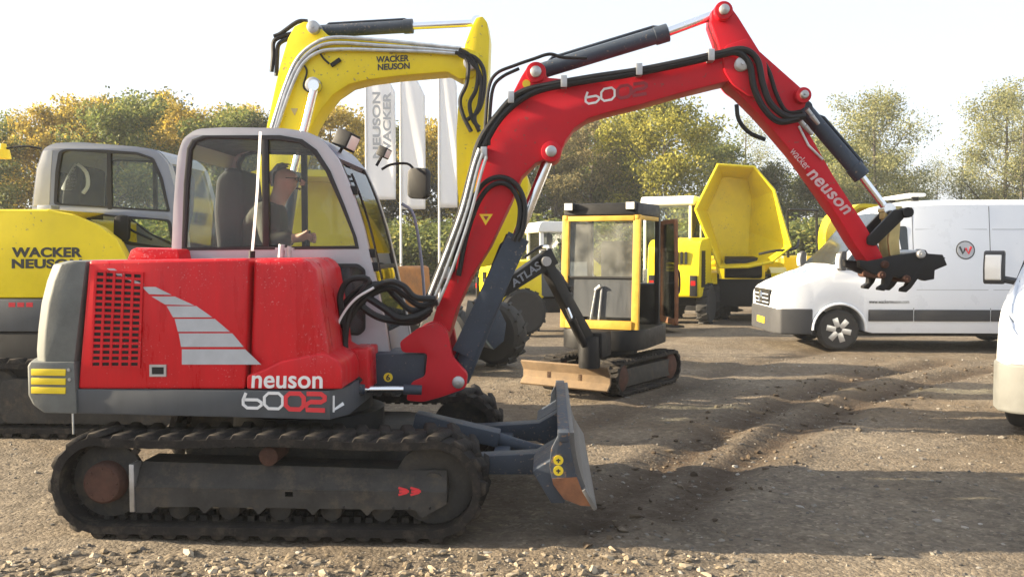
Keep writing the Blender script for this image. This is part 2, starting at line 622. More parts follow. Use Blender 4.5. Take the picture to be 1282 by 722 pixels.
def polyline_dist(x, y, L):
    best = 1e9
    for (ax, ay), (bx, by) in zip(L, L[1:]):
        dx, dy = bx - ax, by - ay
        t = max(0, min(1, ((x - ax) * dx + (y - ay) * dy) / (dx * dx + dy * dy)))
        d = math.hypot(x - ax - t * dx, y - ay - t * dy)
        best = min(best, d)
    return best


rut_px = [[(735, 655), (800, 600), (870, 558), (960, 512), (1060, 474), (1180, 452)],
          [(830, 640), (900, 590), (985, 545), (1060, 508), (1150, 478), (1240, 462)],
          [(620, 560), (760, 520), (860, 480), (930, 455), (1040, 436)]]
RUTS = [[tuple(ground_pt(*p).xy) for p in L] for L in rut_px]


def ground_h(x, y):
    far = max(0.0, min(1.0, (y - 3) / 40))
    h = 0.022 * noise.noise((x * 0.55, y * 0.55, 1.3)) + 0.012 * noise.noise((x * 2.1, y * 2.1, 4.2))
    if y < 16 and abs(x) < 12:
        h += 0.010 * noise.noise((x * 6.5, y * 6.5, 8.1)) + 0.006 * noise.noise((x * 15, y * 15, 2.2))
    rut = 0.0
    if -1 < x < 14 and 4 < y < 20:
        for i, L in enumerate(RUTS):
            d = polyline_dist(x, y, L)
            if d < 1.2:
                wob = 0.06 * noise.noise((x * 1.7, y * 1.7, i * 9.0))
                dd = d + wob
                a = 0.6 if i == 2 else 1.0
                tread = 0.5 + 0.5 * math.sin(34 * (x * 0.6 + y * 0.9))
                h += a * (-0.040 * bell(dd, 0.17) - 0.014 * tread * bell(dd, 0.17) + 0.022 * bell(dd - 0.32, 0.11) * (0.6 + 0.8 * abs(noise.noise((x * 4, y * 4, 3)))))
                rut = max(rut, a * bell(dd, 0.26))
    # churned clods in front of the near track and a pushed-up ridge by the blade
    if y < 5.4:
        c = max(0.0, noise.noise((x * 8.0, y * 8.0, 5.5)))
        h += 0.035 * c * bell(y - 4.55, 0.30) * (1.0 if x < 0.6 else 0.25)
    h += 0.035 * bell(math.hypot(x - 0.65, (y - 5.3) * 0.55), 0.35) * (0.5 + noise.noise((x * 5, y * 5, 9)))
    return h - 0.012, rut


def axis_vals(lo, hi, step, a, b, g):
    v = list(np.arange(a, b + 1e-6, step))
    s, x = step, b
    while x < hi:
        s *= g
        x += s
        v.append(x)
    s, x = step, a
    left = []
    while x > lo:
        s *= g
        x -= s
        left.append(x)
    return left[::-1] + v


xs = axis_vals(-500, 500, 0.045, -4.2, 6.5, 1.045)
ys = axis_vals(-40, 900, 0.04, 4.0, 9.0, 1.03)
gv, rutv = [], []
for y in ys:
    for x in xs:
        h, r = ground_h(x, y)
        gv.append((x, y, h))
        rutv.append(r)
nx = len(xs)
gf = [(j * nx + i, j * nx + i + 1, (j + 1) * nx + i + 1, (j + 1) * nx + i) for j in range(len(ys) - 1) for i in range(nx - 1)]
gme = bpy.data.meshes.new('ground')
gme.from_pydata(gv, [], gf)
at = gme.attributes.new('rut', 'FLOAT', 'POINT')
at.data.foreach_set('value', rutv)
gme.shade_smooth()
gmat = bpy.data.materials.new('packed_gravel')
gmat.use_nodes = True
N, L = gmat.node_tree.nodes, gmat.node_tree.links
b = N['Principled BSDF']
b.inputs['Roughness'].default_value = 0.92
b.inputs['Specular IOR Level'].default_value = 0.25
tc = N.new('ShaderNodeTexCoord')


def tex(kind, scale, **kw):
    n = N.new(kind)
    n.inputs['Scale'].default_value = scale
    for k, v in kw.items():
        n.inputs[k].default_value = v
    L.new(tc.outputs['Object'], n.inputs['Vector'])
    return n


def ramp(src, stops):
    r = N.new('ShaderNodeValToRGB')
    r.color_ramp.elements[0].position, r.color_ramp.elements[0].color = stops[0][0], (*stops[0][1], 1)
    r.color_ramp.elements[1].position, r.color_ramp.elements[1].color = stops[-1][0], (*stops[-1][1], 1)
    for p, c in stops[1:-1]:
        e = r.color_ramp.elements.new(p)
        e.color = (*c, 1)
    L.new(src, r.inputs['Fac'])
    return r.outputs['Color']


def mixc(fac, a, bb, mode='MIX'):
    n = N.new('ShaderNodeMix')
    n.data_type = 'RGBA'
    n.blend_type = mode
    if isinstance(fac, float):
        n.inputs['Factor'].default_value = fac
    else:
        L.new(fac, n.inputs['Factor'])
    for k, q in (('A', a), ('B', bb)):
        if isinstance(q, tuple):
            n.inputs[k].default_value = (*q, 1)
        else:
            L.new(q, n.inputs[k])
    return n.outputs['Result']


big = tex('ShaderNodeTexNoise', 0.7, Detail=7, Roughness=0.62)
base = ramp(big.outputs['Fac'], [(0.30, (0.108, 0.088, 0.067)), (0.5, (0.168, 0.139, 0.107)), (0.72, (0.232, 0.192, 0.143))])
med = tex('ShaderNodeTexNoise', 9, Detail=6, Roughness=0.7)
base = mixc(0.75, base, ramp(med.outputs['Fac'], [(0.3, (0.55, 0.53, 0.50)), (0.5, (0.95, 0.95, 0.95)), (0.7, (1.30, 1.28, 1.22))]), 'MULTIPLY')
vor = tex('ShaderNodeTexVoronoi', 42, Randomness=1.0)
vsep = N.new('ShaderNodeSeparateColor')
L.new(vor.outputs['Color'], vsep.inputs['Color'])
base = mixc(0.7, base, ramp(vsep.outputs['Red'], [(0.0, (0.60, 0.58, 0.55)), (0.6, (0.95, 0.94, 0.92)), (0.86, (1.1, 1.1, 1.08)), (0.97, (1.6, 1.6, 1.55))]), 'MULTIPLY')
ra = N.new('ShaderNodeAttribute')
ra.attribute_name = 'rut'
rn = N.new('ShaderNodeMath')
rn.operation = 'MULTIPLY'
L.new(ra.outputs['Fac'], rn.inputs[0])
rr = N.new('ShaderNodeMapRange')
rr.inputs['From Min'].default_value = 0.28
rr.inputs['From Max'].default_value = 0.50
L.new(med.outputs['Fac'], rr.inputs['Value'])
L.new(rr.outputs['Result'], rn.inputs[1])
pn = tex('ShaderNodeTexNoise', 0.33, Detail=9, Roughness=0.66, Distortion=0.6)
pr_ = N.new('ShaderNodeMapRange')
pr_.inputs['From Min'].default_value = 0.47
pr_.inputs['From Max'].default_value = 0.60
pr_.inputs['To Max'].default_value = 0.75
L.new(pn.outputs['Fac'], pr_.inputs['Value'])
base = mixc(pr_.outputs['Result'], base, mixc(0.8, (0.118, 0.088, 0.058), ramp(med.outputs['Fac'], [(0.3, (0.5, 0.5, 0.5)), (0.7, (1.5, 1.5, 1.5))]), 'MULTIPLY'))
base = mixc(rn.outputs['Value'], base, (0.058, 0.040, 0.026))
L.new(base, b.inputs['Base Color'])
fine = tex('ShaderNodeTexNoise', 90, Detail=5, Roughness=0.7)
hm = N.new('ShaderNodeMath')
hm.operation = 'ADD'
L.new(fine.outputs['Fac'], hm.inputs[0])
vd = N.new('ShaderNodeMath')
vd.operation = 'MULTIPLY'
vd.inputs[1].default_value = -0.9
L.new(vor.outputs['Distance'], vd.inputs[0])
L.new(vd.outputs['Value'], hm.inputs[1])
bp = N.new('ShaderNodeBump')
bp.inputs['Strength'].default_value = 0.75
bp.inputs['Distance'].default_value = 0.018
L.new(hm.outputs['Value'], bp.inputs['Height'])
L.new(bp.outputs['Normal'], b.inputs['Normal'])
gme.materials.append(gmat)
ground = bpy.data.objects.new('ground', gme)
COL.objects.link(ground)
ground['kind'] = 'structure'

# loose stones and clods lying on it (nobody could count them)
ico = bmesh.new()
bmesh.ops.create_icosphere(ico, subdivisions=1, radius=1)
IV = np.array([v.co for v in ico.verts])
IF = np.array([[v.index for v in f.verts] for f in ico.faces])
ico.free()


def scatter_stones(name, n, xr, yr, smin, smax, mt, rng, cond=None, power=2.5, lift=0.25):
    vs, fs = [], []
    o = 0
    k = 0
    while k < n:
        k += 1
        y = yr[0] + (yr[1] - yr[0]) * rng.random() ** 1.6
        x = rng.uniform(*xr)
        if cond and not cond(x, y):
            continue
        s = smin + (smax - smin) * rng.random() ** power
        sc = np.array([s * rng.uniform(0.6, 1.9), s * rng.uniform(0.6, 1.3), s * rng.uniform(0.45, 0.9)])
        jit = 1 + (np.random.RandomState(k).rand(len(IV), 1) - 0.5) * 0.8
        a = rng.uniform(0, 6.28)
        rot = np.array([[math.cos(a), -math.sin(a), 0], [math.sin(a), math.cos(a), 0], [0, 0, 1]])
        P = (IV * jit * sc) @ rot.T + np.array([x, y, ground_h(x, y)[0] + s * lift])
        vs.append(P)
        fs.append(IF + o)
        o += len(IV)
    me = bpy.data.meshes.new(name)
    me.from_pydata(np.concatenate(vs).tolist(), [], np.concatenate(fs).tolist())
    me.materials.append(mt)
    ob = bpy.data.objects.new(name, me)
    COL.objects.link(ob)
    ob['kind'] = 'stuff'
    return ob


def island_mat(name, stops, rough=0.9, transl=0.0):
    m = bpy.data.materials.new(name)
    m.use_nodes = True
    N_, L_ = m.node_tree.nodes, m.node_tree.links
    b_ = N_['Principled BSDF']
    b_.inputs['Roughness'].default_value = rough
    b_.inputs['Specular IOR Level'].default_value = 0.25
    g = N_.new('ShaderNodeNewGeometry')
    r_ = N_.new('ShaderNodeValToRGB')
    r_.color_ramp.elements[0].position, r_.color_ramp.elements[0].color = stops[0][0], (*stops[0][1], 1)
    r_.color_ramp.elements[1].position, r_.color_ramp.elements[1].color = stops[-1][0], (*stops[-1][1], 1)
    for p, c in stops[1:-1]:
        r_.color_ramp.elements.new(p).color = (*c, 1)
    L_.new(g.outputs['Random Per Island'], r_.inputs['Fac'])
    L_.new(r_.outputs['Color'], b_.inputs['Base Color'])
    if transl > 0:
        t = N_.new('ShaderNodeBsdfTranslucent')
        L_.new(r_.outputs['Color'], t.inputs['Color'])
        mx = N_.new('ShaderNodeMixShader')
        mx.inputs['Fac'].default_value = transl
        L_.new(b_.outputs['BSDF'], mx.inputs[1])
        L_.new(t.outputs['BSDF'], mx.inputs[2])
        L_.new(mx.outputs['Shader'], N_['Material Output'].inputs['Surface'])
    return m


M_['flag'] = island_mat('flag_cloth', [(0, (0.93, 0.93, 0.94)), (1, (0.93, 0.93, 0.94))], 0.8, 0.6)
STONE = island_mat('stone_grey', [(0, (0.07, 0.062, 0.055)), (0.5, (0.165, 0.15, 0.13)), (0.88, (0.21, 0.19, 0.16)), (1, (0.33, 0.31, 0.28))])
CLOD = island_mat('earth_clod', [(0, (0.11, 0.085, 0.055)), (0.5, (0.22, 0.175, 0.12)), (1, (0.36, 0.30, 0.22))])
WET = island_mat('damp_clod', [(0, (0.05, 0.035, 0.023)), (0.6, (0.095, 0.072, 0.05)), (1, (0.15, 0.12, 0.085))])
rg = random.Random(3)
under = lambda x, y: not (-2.75 < x < 0.0 and 4.95 < y < 6.9)
scatter_stones('gravel', 12000, (-4.5, 7.5), (4.0, 14), 0.004, 0.020, STONE, rg, under, 6.0, 0.1)
scatter_stones('earth_clods', 9000, (-4.2, 2.0), (4.15, 4.9), 0.004, 0.028, CLOD, rg, lambda x, y: rg.random() < (1 if x < 0.2 else max(0.0, 1 - (x - 0.2) / 1.2)) * (1 if y < 4.7 else (4.9 - y) * 5), 6.0, 0.02)
scatter_stones('rut_clods', 3500, (0.4, 9), (4.9, 13), 0.005, 0.030, WET, rg, lambda x, y: min(polyline_dist(x, y, q) for q in RUTS[:2]) < 0.5, 4.0)
#@@RED
# ------------------------------------------------------------------ tracks (shared builder)
def stadium(xa, xb, zc, r, step):
    """points and tangents round a track: returns list of (x, z, tangent angle)"""
    Ls = xb - xa
    per = 2 * Ls + 2 * math.pi * r
    n = int(round(per / step))
    out = []
    for i in range(n):
        s = per * i / n
        if s < Ls:
            out.append((xa + s, zc - r, 0.0))
        elif s < Ls + math.pi * r:
            a = (s - Ls) / r
            out.append((xb + r * math.sin(a), zc - r * math.cos(a), a))
        elif s < 2 * Ls + math.pi * r:
            out.append((xb - (s - Ls - math.pi * r), zc + r, math.pi))
        else:
            a = math.pi + (s - 2 * Ls - math.pi * r) / r
            out.append((xa + r * math.sin(a), zc - r * math.cos(a), a))
    return out


def track(root, xa, xb, y0, y1, ht, lug_h=0.035, th=0.045, pitch=0.14, lugs=True, near_low=True, sag=0.0):
    """rubber track of total height ht whose outermost ends are xa, xb"""
    r = ht / 2 - lug_h
    zc = ht / 2
    A, B = xa + ht / 2, xb - ht / 2
    pts = stadium(A, B, zc, r, 0.035)
    def sg(x, z):
        return z - (sag * (0.5 + 0.5 * math.sin((x - A) / (B - A) * math.pi * 3)) if z > zc + r * 0.9 and A < x < B else 0)
    outer = [(p[0], sg(p[0], p[1])) for p in pts]
    inner = [(p[0] - th * math.sin(p[2]), sg(p[0], p[1]) + th * math.cos(p[2])) for p in pts]
    mb = MB()
    n = len(outer)
    v = [(p[0], y, p[1]) for y in (y0, y1) for p in outer] + [(p[0], y, p[1]) for y in (y0, y1) for p in inner]
    f = []
    for i in range(n):
        j = (i + 1) % n
        f += [(i, j, n + j, n + i), (2 * n + i, 3 * n + i, 3 * n + j, 2 * n + j), (i, 2 * n + i, 2 * n + j, j), (n + i, n + j, 3 * n + j, 3 * n + i)]
    mb.add(v, f)
    # drive teeth inside
    for q in stadium(A, B, zc, r, pitch / 2):
        c, s_ = math.cos(q[2]), math.sin(q[2])
        x, z = q[0] - (th + 0.012) * s_, sg(q[0], q[1]) + (th + 0.012) * c
        yc = (y0 + y1) / 2
        for yy in (yc - 0.07, yc + 0.03):
            vs = []
            for a in (-0.02, 0.02):
                for bb in (-0.02, 0.02):
                    for w in (0, 0.04):
                        vs.append((x + a * c - bb * s_, yy + w, z + a * s_ + bb * c))
            mb.add(vs, [(0, 1, 3, 2), (4, 6, 7, 5), (0, 4, 5, 1), (2, 3, 7, 6), (0, 2, 6, 4), (1, 5, 7, 3)])
    belt = mb.build('track_belt', M_['rubber'], root, ang=30)
    w = y1 - y0
    lm = MB()
    for (ya, yb, off) in ((0.004, 0.55, -0.25), (0.45, 0.996, 0.25)):
        a, b2 = ya * w, yb * w
        o = off * pitch
        t, bw = pitch * 0.20, pitch * 0.34
        # tapered block, leaning like a chevron bar
        k = 0.18 * pitch * (1 if off < 0 else -1)
        vs = [(o - bw + k, a, 0.004), (o + bw + k, a, 0.004), (o + bw - k, b2, 0.004), (o - bw - k, b2, 0.004),
              (o - t + k, a + 0.006, -lug_h), (o + t + k, a + 0.006, -lug_h), (o + t - k, b2 - 0.006, -lug_h), (o - t - k, b2 - 0.006, -lug_h)]
        lm.add(vs, [(0, 3, 2, 1), (4, 5, 6, 7), (0, 1, 5, 4), (1, 2, 6, 5), (2, 3, 7, 6), (3, 0, 4, 7)])
    sp = stadium(A, B, zc, r, pitch)
    if lugs:
        tmp = lm.build('tread_lug', M_['rubber'], belt, bevel=0.005, seg=1)
        me = tmp.data
        bpy.data.objects.remove(tmp)
        for q in sp:
            Mx = Matrix.Translation((q[0], y0, sg(q[0], q[1]))) @ Matrix.Rotation(-q[2], 4, 'Y')
            inst('tread_lug', me, Mx, belt)
    else:
        mm = MB()
        for q in sp:
            mm.M = Matrix.Translation((q[0], y0, q[1])) @ Matrix.Rotation(-q[2], 4, 'Y')
            mm.add(lm.v, lm.f)
        o = mm.build('tread_lugs', M_['rubber'], belt)
        o['kind'] = 'stuff'
    return A, B, zc, r - th


def cylinder_ram(root, p0, p1, p2, rb, rr, mb_mat='slate', knuckle=0.05, wl=0.10, pre='cylinder'):
    """hydraulic ram: barrel p0->p1, chrome rod p1->p2 with eyes at p0 and p2"""
    p0, p1, p2 = Vector(p0), Vector(p1), Vector(p2)
    t = (p1 - p0).normalized()
    m = MB()
    m.tube([p0 + t * 0.02, p1 - t * 0.09, p1 - t * 0.088, p1], [rb, rb, rb * 1.14, rb * 1.14], 20)
    m.cyl(p0 - Vector((0, wl / 2, 0)), p0 + Vector((0, wl / 2, 0)), knuckle, 16)
    m.cyl(p0 + t * rb, p1 - t * 0.02 , rb * 0.3, 6) if False else None
    br = m.build(pre + '_barrel', M_[mb_mat], root, ang=35)
    off = t.cross(Vector((0, 1, 0))).normalized() * (rb + 0.012)
    MB().tube([p0 + t * 0.10 + off * 0.7, p0 + t * 0.13 + off, p1 - t * 0.08 + off, p1 - t * 0.05 + off * 0.8], 0.010, 8).build('oil_pipe', M_['slate'], br)
    m = MB()
    m.cyl(p1 - t * 0.03, p2 - t * knuckle * 0.6, rr, 16)
    m.cyl(p2 - Vector((0, wl / 2, 0)), p2 + Vector((0, wl / 2, 0)), knuckle * 0.9, 16)
    m.build(pre + '_rod', M_['chrome'], root)
    return br


def pin(root, x, z, y0, y1, r, mt='steel', name='pin'):
    m = MB()
    m.lathe_y(x, z, [(r * 0.75, y0 - 0.018), (r, y0 - 0.012), (r, y1 + 0.012), (r * 0.75, y1 + 0.018)], 16)
    m.lathe_y(x, z, [(r * 0.28, y0 - 0.03), (r * 0.28, y0 - 0.01)], 6)
    return m.build(name, M_[mt], root)


# ------------------------------------------------------------------ the red excavator
fr = Frame(ground_pt(333, 677), R(-2.5))
red = thing('red_excavator', 'red tracked excavator with grey dozer blade and its arm stretched over the gravel', 'excavator', fr.M)
YC = 0.99                               # middle of the machine
xa, xb = fr.loc(58, 612, 0)[0], fr.loc(608, 615, 0)[0]
TH = 0.615
A, B, ZC, RI = track(red, xa, xb, 0.0, 0.40, TH, lug_h=0.028, sag=0.016)
track(red, xa, xb, 1.58, 1.98, TH, lug_h=0.028, sag=0.016)

for (ya, yb, sgn) in ((0.0, 0.40, -1), (1.58, 1.98, 1)):
    yo = ya if sgn < 0 else yb
    # sprocket at the rear, idler at the front, rollers between
    m = MB()
    m.lathe_y(A, ZC, [(RI - 0.03, yo - sgn * 0.17), (RI - 0.02, yo - sgn * 0.16), (RI - 0.02, yo - sgn * 0.13), (RI - 0.07, yo - sgn * 0.12), (0.13, yo - sgn * 0.11)], 26)
    for k in range(15):
        a = 2 * math.pi * k / 15
        m.bar((A + (RI - 0.04) * math.cos(a), yo - sgn * 0.145, ZC + (RI - 0.04) * math.sin(a)),
              (A + (RI + 0.012) * math.cos(a), yo - sgn * 0.145, ZC + (RI + 0.012) * math.sin(a)), 0.03, 0.035)
    m.build('sprocket', M_['frame'], red)
    m = MB()
    m.lathe_y(A, ZC, [(0.125, yo - sgn * 0.125), (0.118, yo - sgn * 0.05), (0.105, yo - sgn * 0.035), (0.06, yo - sgn * 0.032)], 24)
    for k in range(8):
        a = 2 * math.pi * k / 8
        m.disc_y(A + 0.088 * math.cos(a), ZC + 0.088 * math.sin(a), yo - sgn * 0.045, yo - sgn * 0.026, 0.011, 6)
    m.build('travel_motor_hub', M_['rust'], red)
    m = MB()
    m.lathe_y(B, ZC, [(RI - 0.05, yo - sgn * 0.28), (RI - 0.005, yo - sgn * 0.27), (RI - 0.005, yo - sgn * 0.12), (RI - 0.05, yo - sgn * 0.11), (0.09, yo - sgn * 0.14), (0.07, yo - sgn * 0.09)], 28)
    m.build('idler_wheel', M_['frame'], red)
    for k in range(5):
        x = A + 0.42 + k * (B - A - 0.72) / 4
        m = MB()
        m.lathe_y(x, 0.150, [(0.045, yo - sgn * 0.10), (0.062, yo - sgn * 0.11), (0.062, yo - sgn * 0.30), (0.045, yo - sgn * 0.31)], 16)
        m.build('track_roller', M_['frame'], red)
    m = MB()
    x = fr.loc(331, 573, 0)[0]
    m.lathe_y(x, TH - 0.145, [(0.035, yo - sgn * 0.06), (0.055, yo - sgn * 0.07), (0.055, yo - sgn * 0.3)], 16)
    m.build('top_roller', M_['rust'], red)

# side beams with their fold, notches and hole
fx = lambda px: fr.loc(px, 612, 0.02)[0]
fz = lambda py: fr.loc(360, py, 0.02)[1]
for (yo, sgn) in ((0.03, 1), (1.95, -1)):
    low = [(fx(165), fz(612)), (fx(559), fz(614)), (fx(559), fz(629)), (fx(528), fz(646))]
    for c in (493, 425, 357, 289, 221):
        h = fz(644)
        low += [(fx(c + 33), h), (fx(c + 26), h + 0.035), (fx(c - 26), h + 0.035), (fx(c - 33), h)]
    low += [(fx(168), fz(644))]
    hole = [(fx(356), fz(616)), (fx(366), fz(616)), (fx(366), fz(622)), (fx(356), fz(622))]
    m = MB()
    m.plate(low, [hole], yo, yo + sgn * 0.10)
    # upper face leans inward
    up = [(fx(163), fz(612)), (fx(559), fz(614)), (fx(557), fz(592)), (fx(170), fz(584))]
    n_ = len(up)
    yb_ = yo + sgn * 0.006
    yt_ = yo + sgn * 0.085
    v = [(up[0][0], yb_, up[0][1]), (up[1][0], yb_, up[1][1]), (up[2][0], yt_, up[2][1]), (up[3][0], yt_, up[3][1])]
    v += [(q[0], yo + sgn * 0.30, q[2]) for q in v]
    m.add(v, [(0, 1, 2, 3), (4, 5, 6, 7), (0, 1, 5, 4), (1, 2, 6, 5), (2, 3, 7, 6), (3, 0, 4, 7)])
    m.build('track_beam', M_['frame'], red, bevel=0.006)
    MB().box(fx(162), fx(168), yo - sgn * 0.012, yo + sgn * 0.09, fz(643), fz(583)).build('beam_end_plate', M_['steel'], red, bevel=0.003)
    m = MB()
    for bx_ in (430, 492, 512, 538):
        m.disc_y(fx(bx_), fz(634), yo - sgn * 0.008, yo + 0.004 * sgn, 0.008, 6)
    m.build('beam_bolts', M_['black'], red)
m = MB()
for x0 in (499, 514):
    stroke(m, [fr.loc(x0, 610, 0.03), fr.loc(x0 + 11, 613, 0.03)], 0.012, 0.025, 0.032)
    stroke(m, [fr.loc(x0, 619, 0.03), fr.loc(x0 + 11, 616, 0.03)], 0.012, 0.0255, 0.032)
    stroke(m, [fr.loc(x0 + 1, 614.5, 0.03), fr.loc(x0 + 13, 614.5, 0.03)], 0.013, 0.0245, 0.032)
m.build('beam_lettering', M_['red_d'], red, flat=True)

# centre frame and slewing ring
cx = (xa + xb) / 2
m = MB()
m.prism_z(fillet([(cx - 0.62, 0.36), (cx + 0.62, 0.36), (cx + 0.78, 0.62), (cx + 0.78, 1.36), (cx + 0.62, 1.62), (cx - 0.62, 1.62), (cx - 0.7, 1.3), (cx - 0.7, 0.7)], 0.1), 0.22, 0.46)
m.build('centre_frame', M_['frame'], red, bevel=0.015)
m = MB()
m.tube([(cx, YC, 0.44), (cx, YC, 0.60), (cx, YC, 0.602), (cx, YC, 0.70)], [0.50, 0.50, 0.42, 0.42], 40)
m.build('slewing_ring', M_['black'], red)

# dozer blade with its arms
near = [(700, 542), (712, 543), (715, 566), (721, 592), (729, 614), (739, 632), (727, 631), (706, 623), (692, 604), (688, 582), (690, 562)]
NP = fr.pts(near, 0.0)
bl = thing('x', 'x', 'x') if False else None
m = MB()
m.prism(NP, -0.012, 0.03)
side1 = m.build('blade_end_plate', M_['blade'], red, bevel=0.004)
MB().prism(NP, 1.95, 1.99).build('blade_end_plate', M_['blade'], red, bevel=0.004)
# lower worn part of the end plate
worn = fr.pts([(691, 598), (722, 596), (729, 614), (739, 632), (727, 631.5), (706, 623.5), (692.5, 605)], 0.0)
MB().prism(worn, -0.0165, -0.010).build('worn_edge', M_['rustor'], side1, flat=True)
cur = smooth_path([Vector((*q, 0)) for q in fr.pts([(712, 543), (714, 566), (719, 590), (727, 613), (739, 633)], 0.0)], 5)
m = MB()
m.strip([(q.x, q.y) for q in cur], 0.031, 1.949, 0.03)
m.build('blade_shell', M_['worn'], red)
tx, tz = fr.loc(706, 542, 0)
m = MB()
m.box(tx - 0.035, tx + 0.032, -0.02, 2.0, tz - 0.045, tz + 0.008)
m.build('blade_top_rail', M_['blade'], red, bevel=0.008)
ex, ez = fr.loc(739, 632, 0)
dv = Vector(fr.loc(739, 633, 0)) - Vector(fr.loc(727, 613, 0))
dv.normalize()
m = MB()
q0 = Vector((ex, ez))
nn = Vector((-dv.y, dv.x)) * 0.022
P_ = [q0 - dv * 0.10 + nn * 0.15, q0 + dv * 0.03 + nn * 0.15, q0 + dv * 0.03 + nn * 1.2, q0 - dv * 0.10 + nn * 1.2]
m.prism([tuple(q) for q in P_], -0.03, 2.01)
m.build('cutting_edge', M_['worn'], red, bevel=0.004)
m = MB()
for cyp in (575, 588):
    x, z = fr.loc(699, cyp, 0)
    m.disc_y(x, z, -0.017, -0.008, 0.028, 18)
m.build('warning_sticker', M_['yellow_d'], side1, flat=True)
m = MB()
for cyp in (575, 588):
    x, z = fr.loc(699, cyp, 0)
    m.box(x - 0.012, x + 0.012, -0.019, -0.016, z - 0.004, z + 0.004)
    m.box(x - 0.004, x + 0.004, -0.0195, -0.016, z - 0.014, z + 0.01)
m.build('sticker_print', M_['black_d'], side1, flat=True)
armp = [(560, 573), (640, 569), (672, 567), (703, 549), (703, 600), (690, 604), (668, 594), (560, 594)]
for yy in (0.44, 1.40):
    MB().prism(fr.pts(armp, 0.44), yy, yy + 0.14).build('blade_arm', M_['slate'], red, bevel=0.012)
    P = fr.pts([(668, 569), (690, 556), (706, 546), (706, 606), (690, 606)], 0.44)
    MB().prism(P, 0.031 if yy < 1 else yy + 0.139, yy + 0.001 if yy < 1 else 1.949).build('blade_gusset', M_['slate'], red, bevel=0.01)
m = MB()
m.bar(fr.p3(520, 524, 0.99), fr.p3(625, 548, 0.99), 0.16, 0.10)
m.build('blade_ram_cover', M_['slate'], red, bevel=0.012)
m = MB()
m.cyl(fr.p3(610, 545, 0.99), fr.p3(668, 563, 0.99), 0.045, 16)
m.cyl(fr.p3(645, 556, 0.99), fr.p3(700, 566, 0.99), 0.030, 16)
m.build('blade_ram', M_['slate'], red)
m = MB()
m.box(fr.loc(620, 560, 0.99)[0], fr.loc(640, 560, 0.99)[0], 0.582, 1.40, fr.loc(630, 572, 0.99)[1], fr.loc(630, 556, 0.99)[1])
m.build('blade_cross_tube', M_['slate'], red, bevel=0.015)

# ---- upper body
HY = 0.14                                # plane of the near side
h = lambda *q: fr.pts(list(q), HY)
FARY = 1.86
x_seam = fr.loc(309, 400, HY)[0]
x_cab0 = fr.loc(206, 400, HY)[0]
# counterweight, swept round the tail
prof = [(108, 327), (84, 326.5), (66, 331), (58, 352), (51, 380), (47, 412), (45, 440), (46, 456), (93, 456)]
pr = [(q[0], q[1]) for q in h(*prof)]
rings = []
nseg = 22
for i in range(nseg + 1):
    t = i / nseg
    y = HY - 0.004 + (FARY + 0.004 - HY) * t
    e = abs(2 * t - 1)
    bulge = -0.20 * (1 - e ** 2.2)
    edge = 0.05 * max(0, (e - 0.93) / 0.07) ** 2
    ring = []
    xf = max(q[0] for q in pr)
    for k, (x, z) in enumerate(pr):
        if k in (0, len(pr) - 1):
            ring.append((x, y, z))
        else:
            fct = min(1, (xf - x) / 0.12)
            ring.append((x + bulge * fct + edge * fct, y, z))
    rings.append(ring)
m = MB()
m.loft(rings)
m.build('counterweight', M_['weight'], red, bevel=0.012, ang=45)
prof = [(95, 452.5), (40, 452.5), (37, 458), (38, 494), (44, 506), (58, 516), (98, 517)]
pr = h(*prof)
rings = []
for i in range(nseg + 1):
    t = i / nseg
    y = HY - 0.02 + (FARY + 0.02 - HY + 0.02) * t
    e = abs(2 * t - 1)
    bulge = -0.20 * (1 - e ** 2.2)
    rings.append([(x + (bulge if 0 < k < len(pr) - 1 else 0), y, z) for k, (x, z) in enumerate(pr)])
m = MB()
m.loft(rings)
m.build('tail_bumper', M_['weight'], red, bevel=0.012, ang=45)
for k in range(3):
    y0 = 461 + k * 11.2
    P = h((42, y0), (85, y0 + 0.5), (84.5, y0 + 8.6), (42, y0 + 8))
    MB().prism(P, HY - 0.027, HY - 0.010).build('yellow_stripe', M_['yellow_d'], red, bevel=0.003)
MB().cyl(fr.p3(91, 517, HY), fr.p3(92, 543, HY), 0.006, 6).build('drain_hose', M_['pipe'], red)
m = MB()
for q in ((89, 462), (90, 474)):
    x, z = fr.loc(*q, HY)
    m.disc_y(x, z, HY - 0.03, HY, 0.01, 8)
m.build('bumper_bolt', M_['steel'], red)

# engine hood, full width behind the cab and narrow beside it
hood = h((111, 326), (311, 323.5), (306, 487), (97, 487))
hb = [hood[0], (x_cab0, hood[0][1] + 0.006), (x_cab0, hood[3][1]), hood[3]]
m = MB()
m.prism([(q[0], q[1]) for q in hood], HY, 0.90)
m.build('engine_door', M_['red'], red, bevel=0.022, seg=3)
m = MB()
m.prism([(hb[0][0] + 0.01, hb[0][1] - 0.004), (hb[1][0] - 0.05, hb[1][1] - 0.004), (hb[2][0] - 0.05, hb[2][1]), (hb[3][0] + 0.01, hb[3][1])], 0.905, FARY - 0.01)
m.build('rear_hood', M_['red'], red, bevel=0.022, seg=3)
P = fr.pts([(158, 326), (163, 313), (170, 310), (222, 312), (226, 330)], 0.75)
m = MB()
m.prism(P, 0.75, 1.5)
m.build('hood_hump', M_['red'], red, bevel=0.015)
